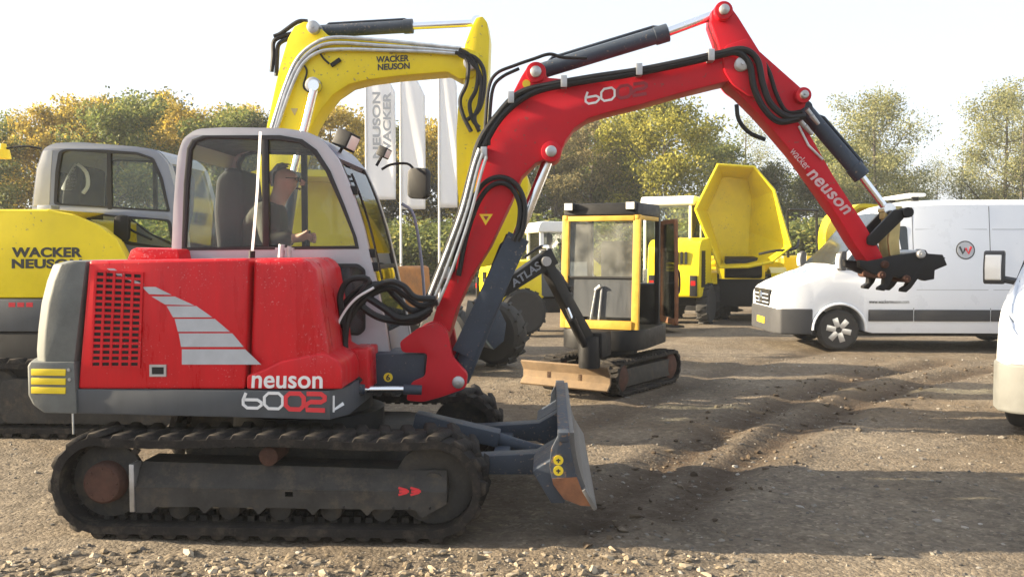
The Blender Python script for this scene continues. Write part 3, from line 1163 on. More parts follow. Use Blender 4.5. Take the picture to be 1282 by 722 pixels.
# the front side cover: rounded tank cover above a low box
up = h((314, 323.5), (372, 323), (386, 327), (393, 338), (399, 372), (406, 418), (410, 446), (410, 487), (308.5, 487))
m = MB()
top = [(q[0], q[1]) for q in up]
inn = [(q[0] - 0.02 if i in (2, 3, 4, 5, 6, 7) else q[0], q[1]) for i, q in enumerate(up)]
m.prism(top, HY + 0.03, 0.90, inn)
m.build('tank_cover', M_['red'], red, bevel=0.045, seg=4)
lowb = h((308.5, 470), (330, 462), (350, 452), (378, 446), (404, 441), (424, 452), (428, 462), (428, 487), (308.5, 487))
m = MB()
m.prism(lowb, HY, 0.86)
m.build('tank_cover_lip', M_['red'], red, bevel=0.016, seg=3)
P = fr.pts([(420, 487), (420, 444), (440, 436), (462, 436), (464, 487)], 0.62)
MB().prism(P, 0.60, 0.92).build('front_cover', M_['red'], red, bevel=0.02, seg=3)
# skirt
sk = h((96, 486), (412, 488), (415, 525), (100, 516.5))
m = MB()
# plan with the chamfered front corner
xs0, xs1 = sk[0][0], sk[1][0]
xc = fr.loc(437, 505, 0.30)[0]
plan = [(xs0, HY - 0.006), (xs1 + 0.005, HY - 0.006), (xc, 0.30), (xc, 0.95), (xc - 0.1, FARY), (xs0, FARY)]
z0 = [fr.loc(96, 517, HY)[1]] + [fr.loc(414, 525, HY)[1]] * 4 + [fr.loc(96, 517, HY)[1]]
z1 = fr.loc(250, 487, HY)[1] - 0.003
m.add([(p[0], p[1], z0[i]) for i, p in enumerate(plan)] + [(p[0], p[1], z1) for p in plan],
      [tuple(range(5, -1, -1)), tuple(range(6, 12))] + [(i, (i + 1) % 6, 6 + (i + 1) % 6, 6 + i) for i in range(6)])
m.build('skirt', M_['skirt'], red, bevel=0.008)
# grille: dark backing with a red lattice standing over it
g0, g1, g2, g3 = (121, 339), (179, 342), (175, 459), (115, 459)
P = h(g0, g1, g2, g3)
MB().prism(P, HY - 0.003, HY + 0.004).build('grille_backing', M_['black'], red, flat=True)
m = MB()
def gq(u, v):
    a = (g0[0] + (g1[0] - g0[0]) * u, g0[1] + (g1[1] - g0[1]) * u)
    b_ = (g3[0] + (g2[0] - g3[0]) * u, g3[1] + (g2[1] - g3[1]) * u)
    return (a[0] + (b_[0] - a[0]) * v, a[1] + (b_[1] - a[1]) * v)
NR, NC = 16, 5
for i in range(NC + 1):
    u = i / NC
    d = 0.026
    m.prism(h(gq(u - d, -0.01), gq(u + d, -0.01), gq(u + d, 1.01), gq(u - d, 1.01)), HY - 0.012, HY - 0.002)
for j in range(NR + 1):
    v = j / NR
    d = 0.0135
    m.prism(h(gq(-0.02, v - d), gq(1.02, v - d), gq(1.02, v + d), gq(-0.02, v + d)), HY - 0.0105, HY - 0.0025)
m.build('grille_lattice', M_['red'], red, flat=True)
# swoosh decal, one silver bar after another
bars = [((134, 336), (143, 336), (156, 345), (148, 345)),
        ((150, 344), (158, 346), (181, 356), (176, 358), (160, 350)),
        ((178, 359), (195, 359), (215, 369), (187, 368)),
        ((190, 371), (219, 371), (243, 382), (207, 381)),
        ((209, 383), (246, 383), (266, 397), (217, 397)),
        ((219, 399), (269, 399), (288, 415), (223, 415)),
        ((224, 417), (291, 417), (305, 434), (227, 434)),
        ((228, 437), (307, 437), (327, 456), (228, 456))]
for bq in bars:
    MB().prism(h(*bq), HY - 0.004, HY + 0.001).build('swoosh_bar', M_['silver'], red, flat=True)
m = MB()
P = h((189, 457), (208, 457), (208, 470), (189, 470))
m.prism(P, HY - 0.006, HY + 0.002)
dl = m.build('door_latch', M_['black'], red, bevel=0.002)
m = MB()
m.plate(h((188, 456), (209, 456), (209, 471), (188, 471)), [h((191, 459), (206, 459), (206, 468), (191, 468))], HY - 0.011, HY)
m.build('latch_frame', M_['steel'], dl)
q = h((316, 469.5), (404, 470.5), (404, 486), (315, 485.5))
q3 = [(a, HY - 0.001, b_) for a, b_ in q]
0 and text_quad('lettering_shadow', 'neuson', [(a + 0.004, HY - 0.001, b_ - 0.006) for a, b_ in q], (0, -1, 0), M_['black_d'], red, bold=0.055, proud=0.002, spacing=1.02)
text_quad('lettering', 'neuson', q3, (0, -1, 0), M_['white_d'], red, bold=0.016, proud=0.005, spacing=1.02)
digits('model_number', '60', (303, 492, 511), (356, 492.5, 512), fr, HY - 0.006, M_['silver'], red, 0.016) if False else None
digits('model_number', '60', ((303, 491.5, 510)), ((356, 492, 511.5)), fr, HY - 0.008, M_['white_d'], red, 0.017)
digits('model_number', '02', ((356, 492, 511.5)), ((409, 493, 513.5)), fr, HY - 0.008, M_['red_d'], red, 0.026)
m = MB()
for (a, b_) in (((417, 495), (419, 514)), ((417, 512), (428, 506))):
    pa, pb = fr.p3(*a, 0.155 + 0.04), fr.p3(*b_, 0.155 + 0.04)
    # laid on the chamfer
    def on(p):
        t = (p[0] - xs1) / (xc - xs1)
        return (p[0] - 0.004, HY - 0.010 + (0.30 - HY) * t - 0.004, p[2])
    m.bar(on(fr.p3(*a, 0.16)), on(fr.p3(*b_, 0.2)), 0.006, 0.026)
m.build('letter_mark', M_['white_d'], red, flat=True)
# top fittings
m = MB()
m.cyl(fr.p3(352, 322, 0.5), fr.p3(353, 306, 0.5), 0.02, 10)
m.cyl(fr.p3(362, 322, 0.5), fr.p3(362, 308, 0.5), 0.014, 10)
m.box(fr.loc(345, 310, 0.5)[0], fr.loc(368, 310, 0.5)[0], 0.49, 0.51, fr.loc(345, 313, 0.5)[1], fr.loc(345, 310, 0.5)[1])
m.build('filler_bracket', M_['steel'], red)
MB().tube([fr.p3(315, 323, 0.55), fr.p3(318, 290, 0.55), fr.p3(322, 240, 0.55), fr.p3(326, 165, 0.55)], 0.0085, 8).build('pole_antenna', M_['flag'], red)
MB().cyl(fr.p3(315, 326, 0.55), fr.p3(315.6, 314, 0.55), 0.02, 10).build('antenna_base', M_['black'], red)

# ---- cab
CY0, CY1 = 0.94, 1.90
outp = [(214, 330), (217, 260), (222, 195), (229, 173), (246, 161.5), (280, 159.5), (355, 160.5), (384, 165), (403, 175), (422, 197), (440, 238), (455, 285), (470, 350), (482, 405), (489, 448), (214, 448)]
inp = [(228, 313), (231, 230), (235, 186), (241, 175), (255, 170), (350, 170), (378, 175), (396, 188), (413, 214), (431, 257), (446, 297), (449, 311)]
OUT, INN = fr.pts(outp, CY0), fr.pts(inp, CY0)
low = fillet(fr.pts([(398, 336), (406, 331), (448, 331), (457, 338), (457, 412), (449, 419), (416, 416), (408, 408)], CY0), 0.02)
lows = low
for y0, y1 in ((CY0, CY0 + 0.05), (CY1 - 0.05, CY1)):
    m = MB()
    m.plate(fillet(OUT, 0.04, 3), [INN, lows], y0, y1)
    m.build('cab_side', M_['cabgrey'], red, bevel=0.012)
def shrink(P, d):
    c = Vector((sum(p[0] for p in P) / len(P), sum(p[1] for p in P) / len(P)))
    return [tuple(Vector(p) + (c - Vector(p)).normalized() * d) for p in P]
for yy in (CY0 - 0.006, CY1 - 0.03):
    MB().plate([tuple(Vector(p)) for p in shrink(INN, -0.004)], [shrink(INN, 0.030)], yy, yy + 0.036).build('window_seal', M_['seal'], red, bevel=0.004)
    s1, s2 = fr.loc(328, 175, CY0)[0], fr.loc(335, 175, CY0)[0]
    zt, zb_ = fr.loc(330, 171, CY0)[1], fr.loc(330, 311, CY0)[1]
    MB().box(s1 - 0.003, s2 + 0.003, yy + 0.001, yy + 0.034, zb_, zt).build('window_divider', M_['seal'], red, bevel=0.003)
    yg = yy + 0.02
    MB().prism([p for p in shrink(INN, 0.026) if p[0] < s1] + [(s1, zt - 0.02), (s1, zb_ + 0.02)], yg, yg + 0.005).build('side_pane', M_['glass'], red, flat=True)
    MB().prism([(s2, zb_ + 0.02), (s2, zt - 0.02)] + [p for p in shrink(INN, 0.026) if p[0] > s2], yg + 0.006, yg + 0.011).build('side_pane', M_['glass'], red, flat=True)
    MB().plate(shrink(low, -0.006), [shrink(low, 0.02)], yy, yy + 0.035).build('lower_window_seal', M_['seal'], red, bevel=0.004)
    MB().prism(shrink(low, 0.016), yg, yg + 0.005).build('lower_pane', M_['glass_dark'], red, flat=True)
# roof and rear of the shell between the two sides
roofline = smooth_path([Vector((*p, 0)) for p in OUT[2:9]], 3)
MB().strip([(p.x, p.y) for p in roofline], CY0 + 0.051, CY1 - 0.051, -0.035).build('cab_roof', M_['cabgrey'], red)
inner_roof = [(p.x, p.y - 0.045) for p in roofline[4:-2]]
MB().strip(inner_roof, CY0 + 0.06, CY1 - 0.06, -0.01).build('roof_lining', M_['black'], red)
# rear: lower panel and a window
xr0 = OUT[0][0]
def back(z):
    a, b_ = Vector(OUT[0]), Vector(OUT[2])
    t = (z - a.y) / (b_.y - a.y)
    return a.x + (b_.x - a.x) * t
zr0, zr1 = OUT[0][1], OUT[2][1]
m = MB()
m.add([(back(zr0), CY0 + 0.09, zr0 + 0.05), (back(zr1), CY0 + 0.09, zr1 - 0.0), (back(zr1), CY1 - 0.09, zr1), (back(zr0), CY1 - 0.09, zr0 + 0.05)], [(0, 1, 2, 3)])
m.build('rear_pane', M_['glass'], red, flat=True)
for yy in (CY0 + 0.051, CY1 - 0.091):
    MB().prism([(back(zr0), zr0), (back(zr1), zr1), (back(zr1) + 0.04, zr1), (back(zr0) + 0.04, zr0)], yy, yy + 0.04).build('rear_post', M_['cabgrey'], red)
MB().box(back(zr0) + 0.002, back(zr0) + 0.03, CY0 + 0.051, CY1 - 0.051, zr0 - 0.3, zr0 + 0.05).build('rear_panel', M_['cabgrey'], red)
# front: header, two posts, sill, mid bar, upper and lower panes
fl = smooth_path([Vector((*p, 0)) for p in OUT[8:15]], 4)
FL = [(p.x, p.y) for p in fl]
kh = 5
MB().strip(FL[:kh], CY0 + 0.051, CY1 - 0.051, -0.03).build('front_header', M_['cabdark'], red)
for yy in (CY0 + 0.052, CY1 - 0.092):
    MB().strip([(p[0] - 0.004, p[1]) for p in FL[kh - 1:]], yy, yy + 0.04, -0.025).build('front_seal', M_['seal'], red)
zmid = fr.loc(478, 333, CY0 + 0.5)[1]
ks = min(range(len(FL)), key=lambda i: abs(FL[i][1] - zmid))
MB().strip([(p[0] - 0.010, p[1]) for p in FL[kh:ks]], CY0 + 0.093, CY1 - 0.093, -0.006).build('windscreen', M_['glass_clear'], red)
MB().strip([(p[0] - 0.010, p[1]) for p in FL[ks:-3]], CY0 + 0.093, CY1 - 0.093, -0.006).build('lower_windscreen', M_['glass'], red)
MB().box(FL[ks][0] - 0.03, FL[ks][0] + 0.004, CY0 + 0.093, CY1 - 0.093, zmid - 0.016, zmid + 0.016).build('windscreen_bar', M_['seal'], red, bevel=0.004)
MB().strip([(p[0] - 0.002, p[1]) for p in FL[-4:]], CY0 + 0.093, CY1 - 0.093, -0.03).build('front_sill', M_['cabdark'], red)
MB().box(OUT[0][0] + 0.03, FL[-1][0] - 0.04, CY0 + 0.052, CY1 - 0.052, OUT[14][1] - 0.02, OUT[14][1] + 0.03).build('cab_floor', M_['black'], red)
# wiper along the near front post
wp = [(p[0] + 0.025, CY0 + 0.10, p[1]) for p in FL[kh + 1:ks + 2]]
MB().tube(wp, 0.009, 6).build('wiper', M_['black'], red)
for k in (kh + 3, kh + 9, ks):
    m = MB()
    m.box(FL[k][0] - 0.02, FL[k][0] + 0.035, CY0 + 0.01, CY0 + 0.05, FL[k][1] - 0.03, FL[k][1] + 0.03)
    m.build('door_hinge', M_['black'], red, bevel=0.006)
# grab rail on the far front post
MB().tube([fr.p3(503, 255, 1.86), fr.p3(518, 270, 1.86), fr.p3(528, 330, 1.86), fr.p3(533, 400, 1.86)], 0.012, 8, smooth=4).build('grab_rail', M_['cabdark'], red)
# work lamps
for (p, s, yy) in (((434, 176), 24, CY0 + 0.30), ((481, 191), 15, CY1 - 0.15)):
    c = Vector(fr.p3(*p, yy))
    m = MB(Matrix.Translation(c) @ Matrix.Rotation(R(25), 4, 'Y') @ Matrix.Rotation(R(-20), 4, 'Z'))
    k = s * 0.0026
    m.box(-k, k * 0.9, -k * 1.1, k * 1.1, -k, k)
    lamp = m.build('work_lamp', M_['black'], red, bevel=0.01)
    m.v, m.f = [], []
    m.box(k * 0.85, k * 0.98, -k * 0.85, k * 0.85, -k * 0.75, k * 0.75)
    m.build('lens', M_['lamp'], lamp, bevel=0.004)
    MB().tube([c + Vector((-0.02, 0, -0.03)), c + Vector((-0.06, 0, -0.10))], 0.012, 6).build('lamp_bracket', M_['black'], lamp)
# mirror on a bent rod at the far front post
MB().tube([fr.p3(478, 212, 1.88), fr.p3(490, 206, 1.92), fr.p3(510, 205, 1.98), fr.p3(520, 214, 2.0)], 0.010, 8, smooth=4).build('mirror_arm', M_['black'], red)
c = Vector(fr.p3(524, 229, 2.0))
m = MB(Matrix.Translation(c) @ Matrix.Rotation(R(-25), 4, 'Z'))
m.prism(fillet([(-0.09, -0.12), (0.09, -0.13), (0.10, 0.11), (-0.08, 0.12)], 0.05), -0.035, 0.035)
m.build('mirror', M_['black'], red, bevel=0.015)

# seat, console and levers inside the cab
SY = 1.45
sc_ = lambda px, py: fr.p3(px, py, SY)
m = MB()
m.prism(fillet(fr.pts([(284, 225), (300, 212), (314, 216), (318, 250), (312, 330), (287, 330), (281, 270)], SY), 0.05), SY - 0.22, SY + 0.22)
m.build('seat_back', M_['fabric'], red, bevel=0.04, seg=3)
m = MB()
m.prism(fillet(fr.pts([(288, 330), (378, 326), (382, 345), (290, 350)], SY), 0.03), SY - 0.24, SY + 0.24)
m.build('seat_cushion', M_['fabric'], red, bevel=0.03, seg=3)
MB().box(sc_(300, 350)[0], sc_(360, 350)[0], SY - 0.2, SY + 0.2, OUT[14][1] + 0.03, sc_(300, 350)[2] + 0.01).build('seat_box', M_['black'], red, bevel=0.02)
for yy in (SY - 0.33, SY + 0.33):
    m = MB()
    x0, z0_ = fr.loc(335, 318, yy)
    m.box(x0, x0 + 0.30, yy - 0.06, yy + 0.06, z0_ - 0.10, z0_)
    m.build('console', M_['black'], red, bevel=0.02)
    x1, z1_ = fr.loc(386, 312, yy)
    x2, z2_ = fr.loc(384, 294, yy)
    MB().tube([(x1, yy, z1_ - 0.1), (x1, yy, z1_), (x2, yy, z2_ - 0.02), (x2, yy, z2_ + 0.03)], [0.012, 0.012, 0.022, 0.026], 10).build('joystick', M_['black'], red)

# ---- swing bracket, boom, arm
BY0, BY1 = YC - 0.13, YC + 0.13
for yy in (YC - 0.21, YC + 0.14):
    P = fr.pts([(500, 428), (524, 410), (545, 404), (560, 414), (566, 447), (585, 468), (583, 486), (552, 497), (529, 503), (508, 501), (515, 478), (532, 471), (535, 442), (503, 441)], YC - 0.21)
    MB().prism(fillet(P, 0.025, 3), yy, yy + 0.07).build('swing_bracket', M_['red_boom'], red, bevel=0.01)
P = fr.pts([(470, 442), (532, 442), (532, 476), (512, 490), (470, 490), (456, 478), (458, 455)], YC - 0.16)
MB().prism(P, YC - 0.17, YC + 0.2).build('swing_post', M_['slate'], red, bevel=0.015)
x, z = fr.loc(486, 472, YC - 0.17)
MB().disc_y(x, z, YC - 0.174, YC - 0.168, 0.03, 18).build('number_sticker', M_['yellow_d'], red, flat=True)
text_quad('sticker_number', '6', [(x - 0.013, YC - 0.175, z + 0.02), (x + 0.013, YC - 0.175, z + 0.02), (x + 0.013, YC - 0.175, z - 0.02), (x - 0.013, YC - 0.175, z - 0.02)], (0, -1, 0), M_['black_d'], red, bold=0.03, proud=0.002)
m = MB()
m.cyl(fr.p3(457, 487, 0.62), fr.p3(505, 487, 0.66), 0.020, 14)
m.build('swing_ram_rod', M_['chrome'], red)
MB().cyl(fr.p3(505, 487, 0.66), fr.p3(528, 488, 0.68), 0.032, 14).build('swing_ram_eye', M_['slate'], red)
MB().cyl(fr.p3(430, 486, 0.60), fr.p3(457, 487, 0.62), 0.040, 14).build('swing_ram_barrel', M_['slate'], red)

boom_l = [(541, 404), (548, 380), (562, 340), (581, 290), (591, 255), (600, 212), (607, 188), (622, 155), (640, 120), (653, 95), (660, 84), (671, 79), (681, 84), (685, 97)]
boom_t = [(719, 100), (770, 92), (825, 84), (893, 73), (912, 66), (928, 66), (940, 76), (939, 91), (926, 99)]
boom_b = [(902, 104), (850, 117), (801, 131), (760, 141), (737, 148), (719, 160), (708, 176), (702, 192), (693, 199), (683, 199), (670, 204), (653, 221), (640, 252), (613, 309), (590, 346), (572, 385), (563, 415), (552, 428), (540, 424)]
BP = fr.pts(boom_l + boom_t + boom_b, BY0)
boom = MB().prism(BP, BY0, BY1).build('boom', M_['red_boom'], red, bevel=0.012)
def boss(root_, px, py, y0, y1, r, plane=None, mt='red_boom', nm='pin_boss'):
    x, z = fr.loc(px, py, plane if plane is not None else y0)
    MB().disc_y(x, z, y0, y1, r, 22).build(nm, M_[mt], root_, bevel=0.006)
    return x, z
for (px, py, r, rp) in ((545, 418, 0.085, 0.042), (671, 91, 0.066, 0.036), (690, 190, 0.066, 0.036), (926, 83, 0.080, 0.042)):
    x, z = boss(boom, px, py, BY0 - 0.02, BY1 + 0.02, r, BY0)
    pin(boom, x, z, BY0 - 0.028, BY1 + 0.028, rp)
x, z = fr.loc(574, 478, YC - 0.21)
pin(red, x, z, YC - 0.215, YC + 0.215, 0.04)
# boom sticker and weld lines
x, z = fr.loc(659, 105, BY0)
MB().disc_y(x, z, BY0 - 0.004, BY0 + 0.001, 0.026, 16).build('lifting_sticker', M_['yellow_d'], boom, flat=True)
P = fr.pts([(600, 268), (617, 268), (608, 282)], BY0)
MB().prism(P, BY0 - 0.004, BY0 + 0.001).build('warning_triangle', M_['yellow_d'], boom, flat=True)
P = fr.pts([(605, 270.5), (612, 270.5), (608.5, 276)], BY0)
MB().prism(P, BY0 - 0.006, BY0 - 0.0035).build('triangle_print', M_['maroon_d'], boom, flat=True)
digits('boom_number', '60', ((732, 116, 131)), ((771, 109, 124)), fr, BY0 - 0.002, M_['white_d'], boom, 0.014)
digits('boom_number', '02', ((772, 109, 124)), ((811, 103, 117)), fr, BY0 - 0.002, M_['maroon_d'], boom, 0.02)

# boom ram
cylinder_ram(red, (*fr.loc(574, 478, YC)[:1], YC, fr.loc(574, 478, YC)[1]), fr.p3(647, 298, YC), fr.p3(690, 191, YC), 0.068, 0.036, 'slate', 0.055, 0.24, 'boom_ram')
P0, P1 = Vector(fr.p3(571, 462, YC)), Vector(fr.p3(650, 296, YC))
dd = (P1 - P0).normalized()
m = MB()
m.bar(P0 + dd * 0.12 + Vector((0, -0.075, 0)), P1 + Vector((0, -0.075, 0)), 0.012, 0.15)
m.build('ram_guard', M_['slate'], red, bevel=0.004)
# arm ram on top of the boom
cylinder_ram(red, fr.p3(671, 91, YC), fr.p3(836, 41, YC), fr.p3(903, 16, YC), 0.052, 0.030, 'slate', 0.05, 0.16, 'arm_ram')

AY0, AY1 = YC - 0.10, YC + 0.10
arm_r = [(905, 7), (917, 11), (925, 22), (951, 64), (1003, 110), (1011, 121), (1008, 134), (998, 140)]
arm_m = [(1043, 219), (1084, 283), (1103, 316), (1109, 330), (1100, 337), (1087, 330)]
arm_b = [(1068, 302), (1050, 272), (1022, 232), (996, 196), (968, 163), (948, 141), (926, 119), (912, 106), (908, 92), (905, 76), (898, 50), (890, 28), (891, 14), (897, 8)]
AP = fr.pts(arm_r + arm_m + arm_b, AY0)
arm = MB().prism(AP, AY0, AY1).build('arm', M_['red_boom'], red, bevel=0.010)
# cheek plates that take the boom end
for yy in (AY0 - 0.055, AY1 + 0.015):
    P = fr.pts([(905, 60), (935, 50), (957, 78), (960, 108), (940, 125), (915, 108), (904, 90)], AY0)
    MB().prism(fillet(P, 0.03, 3), yy, yy + 0.04).build('arm_cheek', M_['red_boom'], arm, bevel=0.006)
for (px, py, r, rp) in ((904, 16, 0.058, 0.032), (1003, 121, 0.05, 0.026), (926, 83, 0.06, 0.045)):
    x, z = boss(arm, px, py, AY0 - 0.062, AY1 + 0.062, r, AY0) if rp != 0.045 else fr.loc(px, py, AY0)
    pin(arm, x, z, AY0 - 0.075, AY1 + 0.075, rp)
q = [(*fr.loc(a, b_, AY0),) for a, b_ in ((1019, 212), (1067, 263), (1057, 269), (1009, 219))]
text_quad('arm_lettering', 'neuson', [(a, AY0 - 0.001, b_) for a, b_ in q], (0, -1, 0), M_['pink_d'], arm, bold=0.02, proud=0.004, spacing=1.05)
q = [(*fr.loc(a, b_, AY0),) for a, b_ in ((996, 184), (1016, 207), (1009, 214), (988, 190))]
text_quad('arm_lettering', 'wacker', [(a, AY0 - 0.001, b_) for a, b_ in q], (0, -1, 0), M_['pink_d'], arm, bold=0.0, proud=0.004)
# bucket ram, links and quick coupler
cylinder_ram(red, fr.p3(1006, 136, YC), fr.p3(1079, 221, YC), fr.p3(1110, 262, YC), 0.050, 0.024, 'slate', 0.042, 0.12, 'bucket_ram')
for yy in (YC - 0.125, YC + 0.095):
    P = fr.pts([(1120, 262), (1131, 263), (1132, 273), (1096, 308), (1086, 306), (1086, 297)], YC - 0.12)
    MB().prism(fillet(P, 0.015, 3), yy, yy + 0.03).build('link_lever', M_['black'], red, bevel=0.004)
    P = fr.pts([(1120, 264), (1131, 264), (1128, 300), (1130, 330), (1118, 330), (1114, 300)], YC - 0.12)
    MB().prism(fillet(P, 0.015, 3), yy + (0.034 if yy < YC else -0.034), yy + (0.06 if yy < YC else -0.004)).build('link_rod', M_['gold'], red, bevel=0.004)
m = MB()
m.cyl(fr.p3(1126, 267, YC - 0.15), fr.p3(1126, 267, YC + 0.15), 0.033, 14) if False else None
x, z = fr.loc(1126, 267, YC)
m.disc_y(x, z, YC - 0.15, YC + 0.15, 0.034, 14)
m.build('link_pin', M_['black'], red)
x, z = fr.loc(1108, 262, YC)
MB().bar((x - 0.02, YC, z - 0.02), fr.p3(1126, 267, YC), 0.10, 0.09).build('link_yoke', M_['gold'], red, bevel=0.01)
cp = [(265, 348), (300, 352), (345, 344), (380, 334), (440, 325), (462, 322), (475, 310), (496, 314), (503, 326), (555, 330), (570, 366), (527, 384), (525, 415), (492, 421), (470, 411), (445, 446), (428, 461), (411, 458), (414, 447), (432, 436), (436, 420), (384, 404), (372, 432), (352, 456), (332, 453), (333, 444), (350, 434), (352, 412), (306, 392), (266, 372)]
P = [(980 + a / 2.778, 200 + b_ / 2.778) for a, b_ in cp]
P = fr.pts(P, YC - 0.16)
for yy in (YC - 0.17, YC + 0.11):
    MB().prism(P, yy, yy + 0.06).build('coupler_plate', M_['black'], red, bevel=0.005)
P = fr.pts([(1092, 326), (1150, 320), (1176, 322), (1160, 334), (1120, 342), (1092, 334)], YC)
MB().prism(P, YC - 0.109, YC + 0.109).build('coupler_body', M_['black'], red, bevel=0.01)
for (px, py, r) in ((1152, 318, 0.034), (1107, 331, 0.03), (1103, 344, 0.03), (1134, 349, 0.03)):
    x, z = fr.loc(px, py, YC - 0.17)
    pin(red, x, z, YC - 0.18, YC + 0.18, r * 0.8, 'steel' if r > 0.03 else 'rust', 'coupler_pin')

# hoses
def hoses(name, pths, r, mt='hose', parent=red, plane=YC - 0.19):
    for p in pths:
        MB().tube(fr.path(p, plane), r, 8, smooth=6).build(name, M_[mt], parent)
hoses('boom_hose', [[(528, 392), (545, 350), (575, 270), (590, 215), (600, 178), (622, 145), (650, 117), (690, 106), (740, 97), (800, 88), (860, 76), (900, 67), (930, 62), (948, 75), (955, 105), (965, 130), (985, 146), (1008, 146)],
                    [(535, 394), (551, 350), (580, 272), (596, 212), (610, 175), (632, 142), (668, 116), (720, 104), (790, 93), (850, 81), (895, 71), (922, 66), (938, 80), (944, 110), (956, 135), (975, 152), (1000, 149)]], 0.021)
hoses('arm_hose', [[(905, 70), (925, 60), (946, 66), (962, 88), (972, 118), (985, 140), (1004, 140)],
                   [(922, 131), (925, 150), (938, 166), (958, 175)]], 0.014, plane=AY0 - 0.03)
hoses('loop_hose', [[(566, 340), (578, 290), (592, 250), (608, 228), (628, 222), (647, 232), (657, 256), (655, 285), (648, 302)],
                    [(574, 345), (584, 295), (598, 255), (612, 235), (628, 229), (642, 237), (651, 258), (649, 285), (643, 302)]], 0.017, plane=BY0 - 0.05)
hoses('ram_hose', [[(606, 185), (608, 150), (612, 110), (622, 92), (645, 82), (668, 74), (688, 68), (705, 72), (735, 73)],
                   [(612, 182), (613, 150), (617, 112), (628, 97), (650, 86)]], 0.011)
hoses('steel_pipe', [[(541, 380), (559, 335), (583, 268), (597, 214), (604, 192)],
                     [(547, 382), (565, 340), (588, 272), (602, 218), (609, 196)],
                     [(535, 376), (553, 330), (577, 266), (592, 210), (600, 186)]], 0.011, 'pipe', plane=YC - 0.235)
base_h = [[(452, 478), (428, 455), (421, 425), (430, 395), (452, 368), (485, 353), (505, 358), (520, 372), (545, 374)],
          [(456, 480), (436, 452), (430, 425), (438, 398), (460, 372), (488, 360), (505, 368), (525, 382), (548, 378)],
          [(450, 470), (425, 440), (418, 412), (428, 385), (450, 362), (478, 356), (496, 372), (515, 388), (540, 384)],
          [(440, 460), (432, 430), (440, 385), (462, 352), (438, 350), (426, 372), (432, 410)],
          [(460, 372), (480, 385), (500, 398), (522, 396), (540, 386)],
          [(448, 380), (470, 395), (495, 402), (518, 402), (535, 392)]]
for i, p in enumerate(base_h):
    hoses('base_hose', [p], 0.020 if i < 4 else 0.024, plane=0.60 + 0.035 * (i % 3))
hoses('hose_sleeve', [[(427, 452), (421, 427), (428, 400), (446, 375)]], 0.0235, 'pipe', plane=0.565) if False else None
hoses('marked_hose', [[(424, 448), (419, 424), (426, 399), (444, 375), (468, 360)]], 0.008, 'white_d', plane=0.565)
for (px, py) in ((606, 190), (640, 121), (706, 101), (800, 86), (890, 68), (560, 340)):
    x, z = fr.loc(px, py, YC - 0.19)
    m = MB()
    m.box(x - 0.02, x + 0.02, YC - 0.215, BY0, z - 0.045, z + 0.03)
    m.build('hose_clamp', M_['steel'], boom, bevel=0.004)
m = MB()
for (px, py) in ((1010, 137), (1016, 145), (1002, 152), (1008, 158)):
    c = Vector(fr.p3(px, py, AY0 - 0.04))
    m.tube([c, c + Vector((0.05, 0.02, -0.05))], [0.016, 0.012], 8)
m.build('hose_fitting', M_['steel'], arm)
MB().tube([fr.p3(1000, 158, AY0 - 0.012), fr.p3(1012, 182, AY0 - 0.012), fr.p3(1030, 200, AY0 - 0.012)], 0.008, 6).build('grease_line', M_['pipe'], arm)

# ------------------------------------------------------------------ the operator
op = thing('person', 'seated operator in olive jacket with a hand on the joystick inside the red excavator', 'person', fr.M)
OY = 1.43
o3 = lambda px, py, dy=0.0: fr.p3(px, py, OY + dy)


def skin(name, verts, edges, mt, parent, sub=2):
    me = bpy.data.meshes.new(name)
    me.from_pydata([v[0] for v in verts], edges, [])
    ob = bpy.data.objects.new(name, me)
    COL.objects.link(ob)
    md = ob.modifiers.new('skin', 'SKIN')
    for i, v in enumerate(verts):
        r_ = v[1]
        me.skin_vertices[0].data[i].radius = r_ if isinstance(r_, tuple) else (r_, r_)
    me.skin_vertices[0].data[0].use_root = True
    md.use_smooth_shade = True
    sb = ob.modifiers.new('sub', 'SUBSURF')
    sb.levels = sub
    sb.render_levels = sub
    dg = bpy.context.evaluated_depsgraph_get()
    dg.update()
    m2 = bpy.data.meshes.new_from_object(ob.evaluated_get(dg))
    bpy.data.objects.remove(ob)
    m2.materials.append(mt)
    m2.shade_smooth()
    o = bpy.data.objects.new(name, m2)
    COL.objects.link(o)
    o.parent = parent
    return o


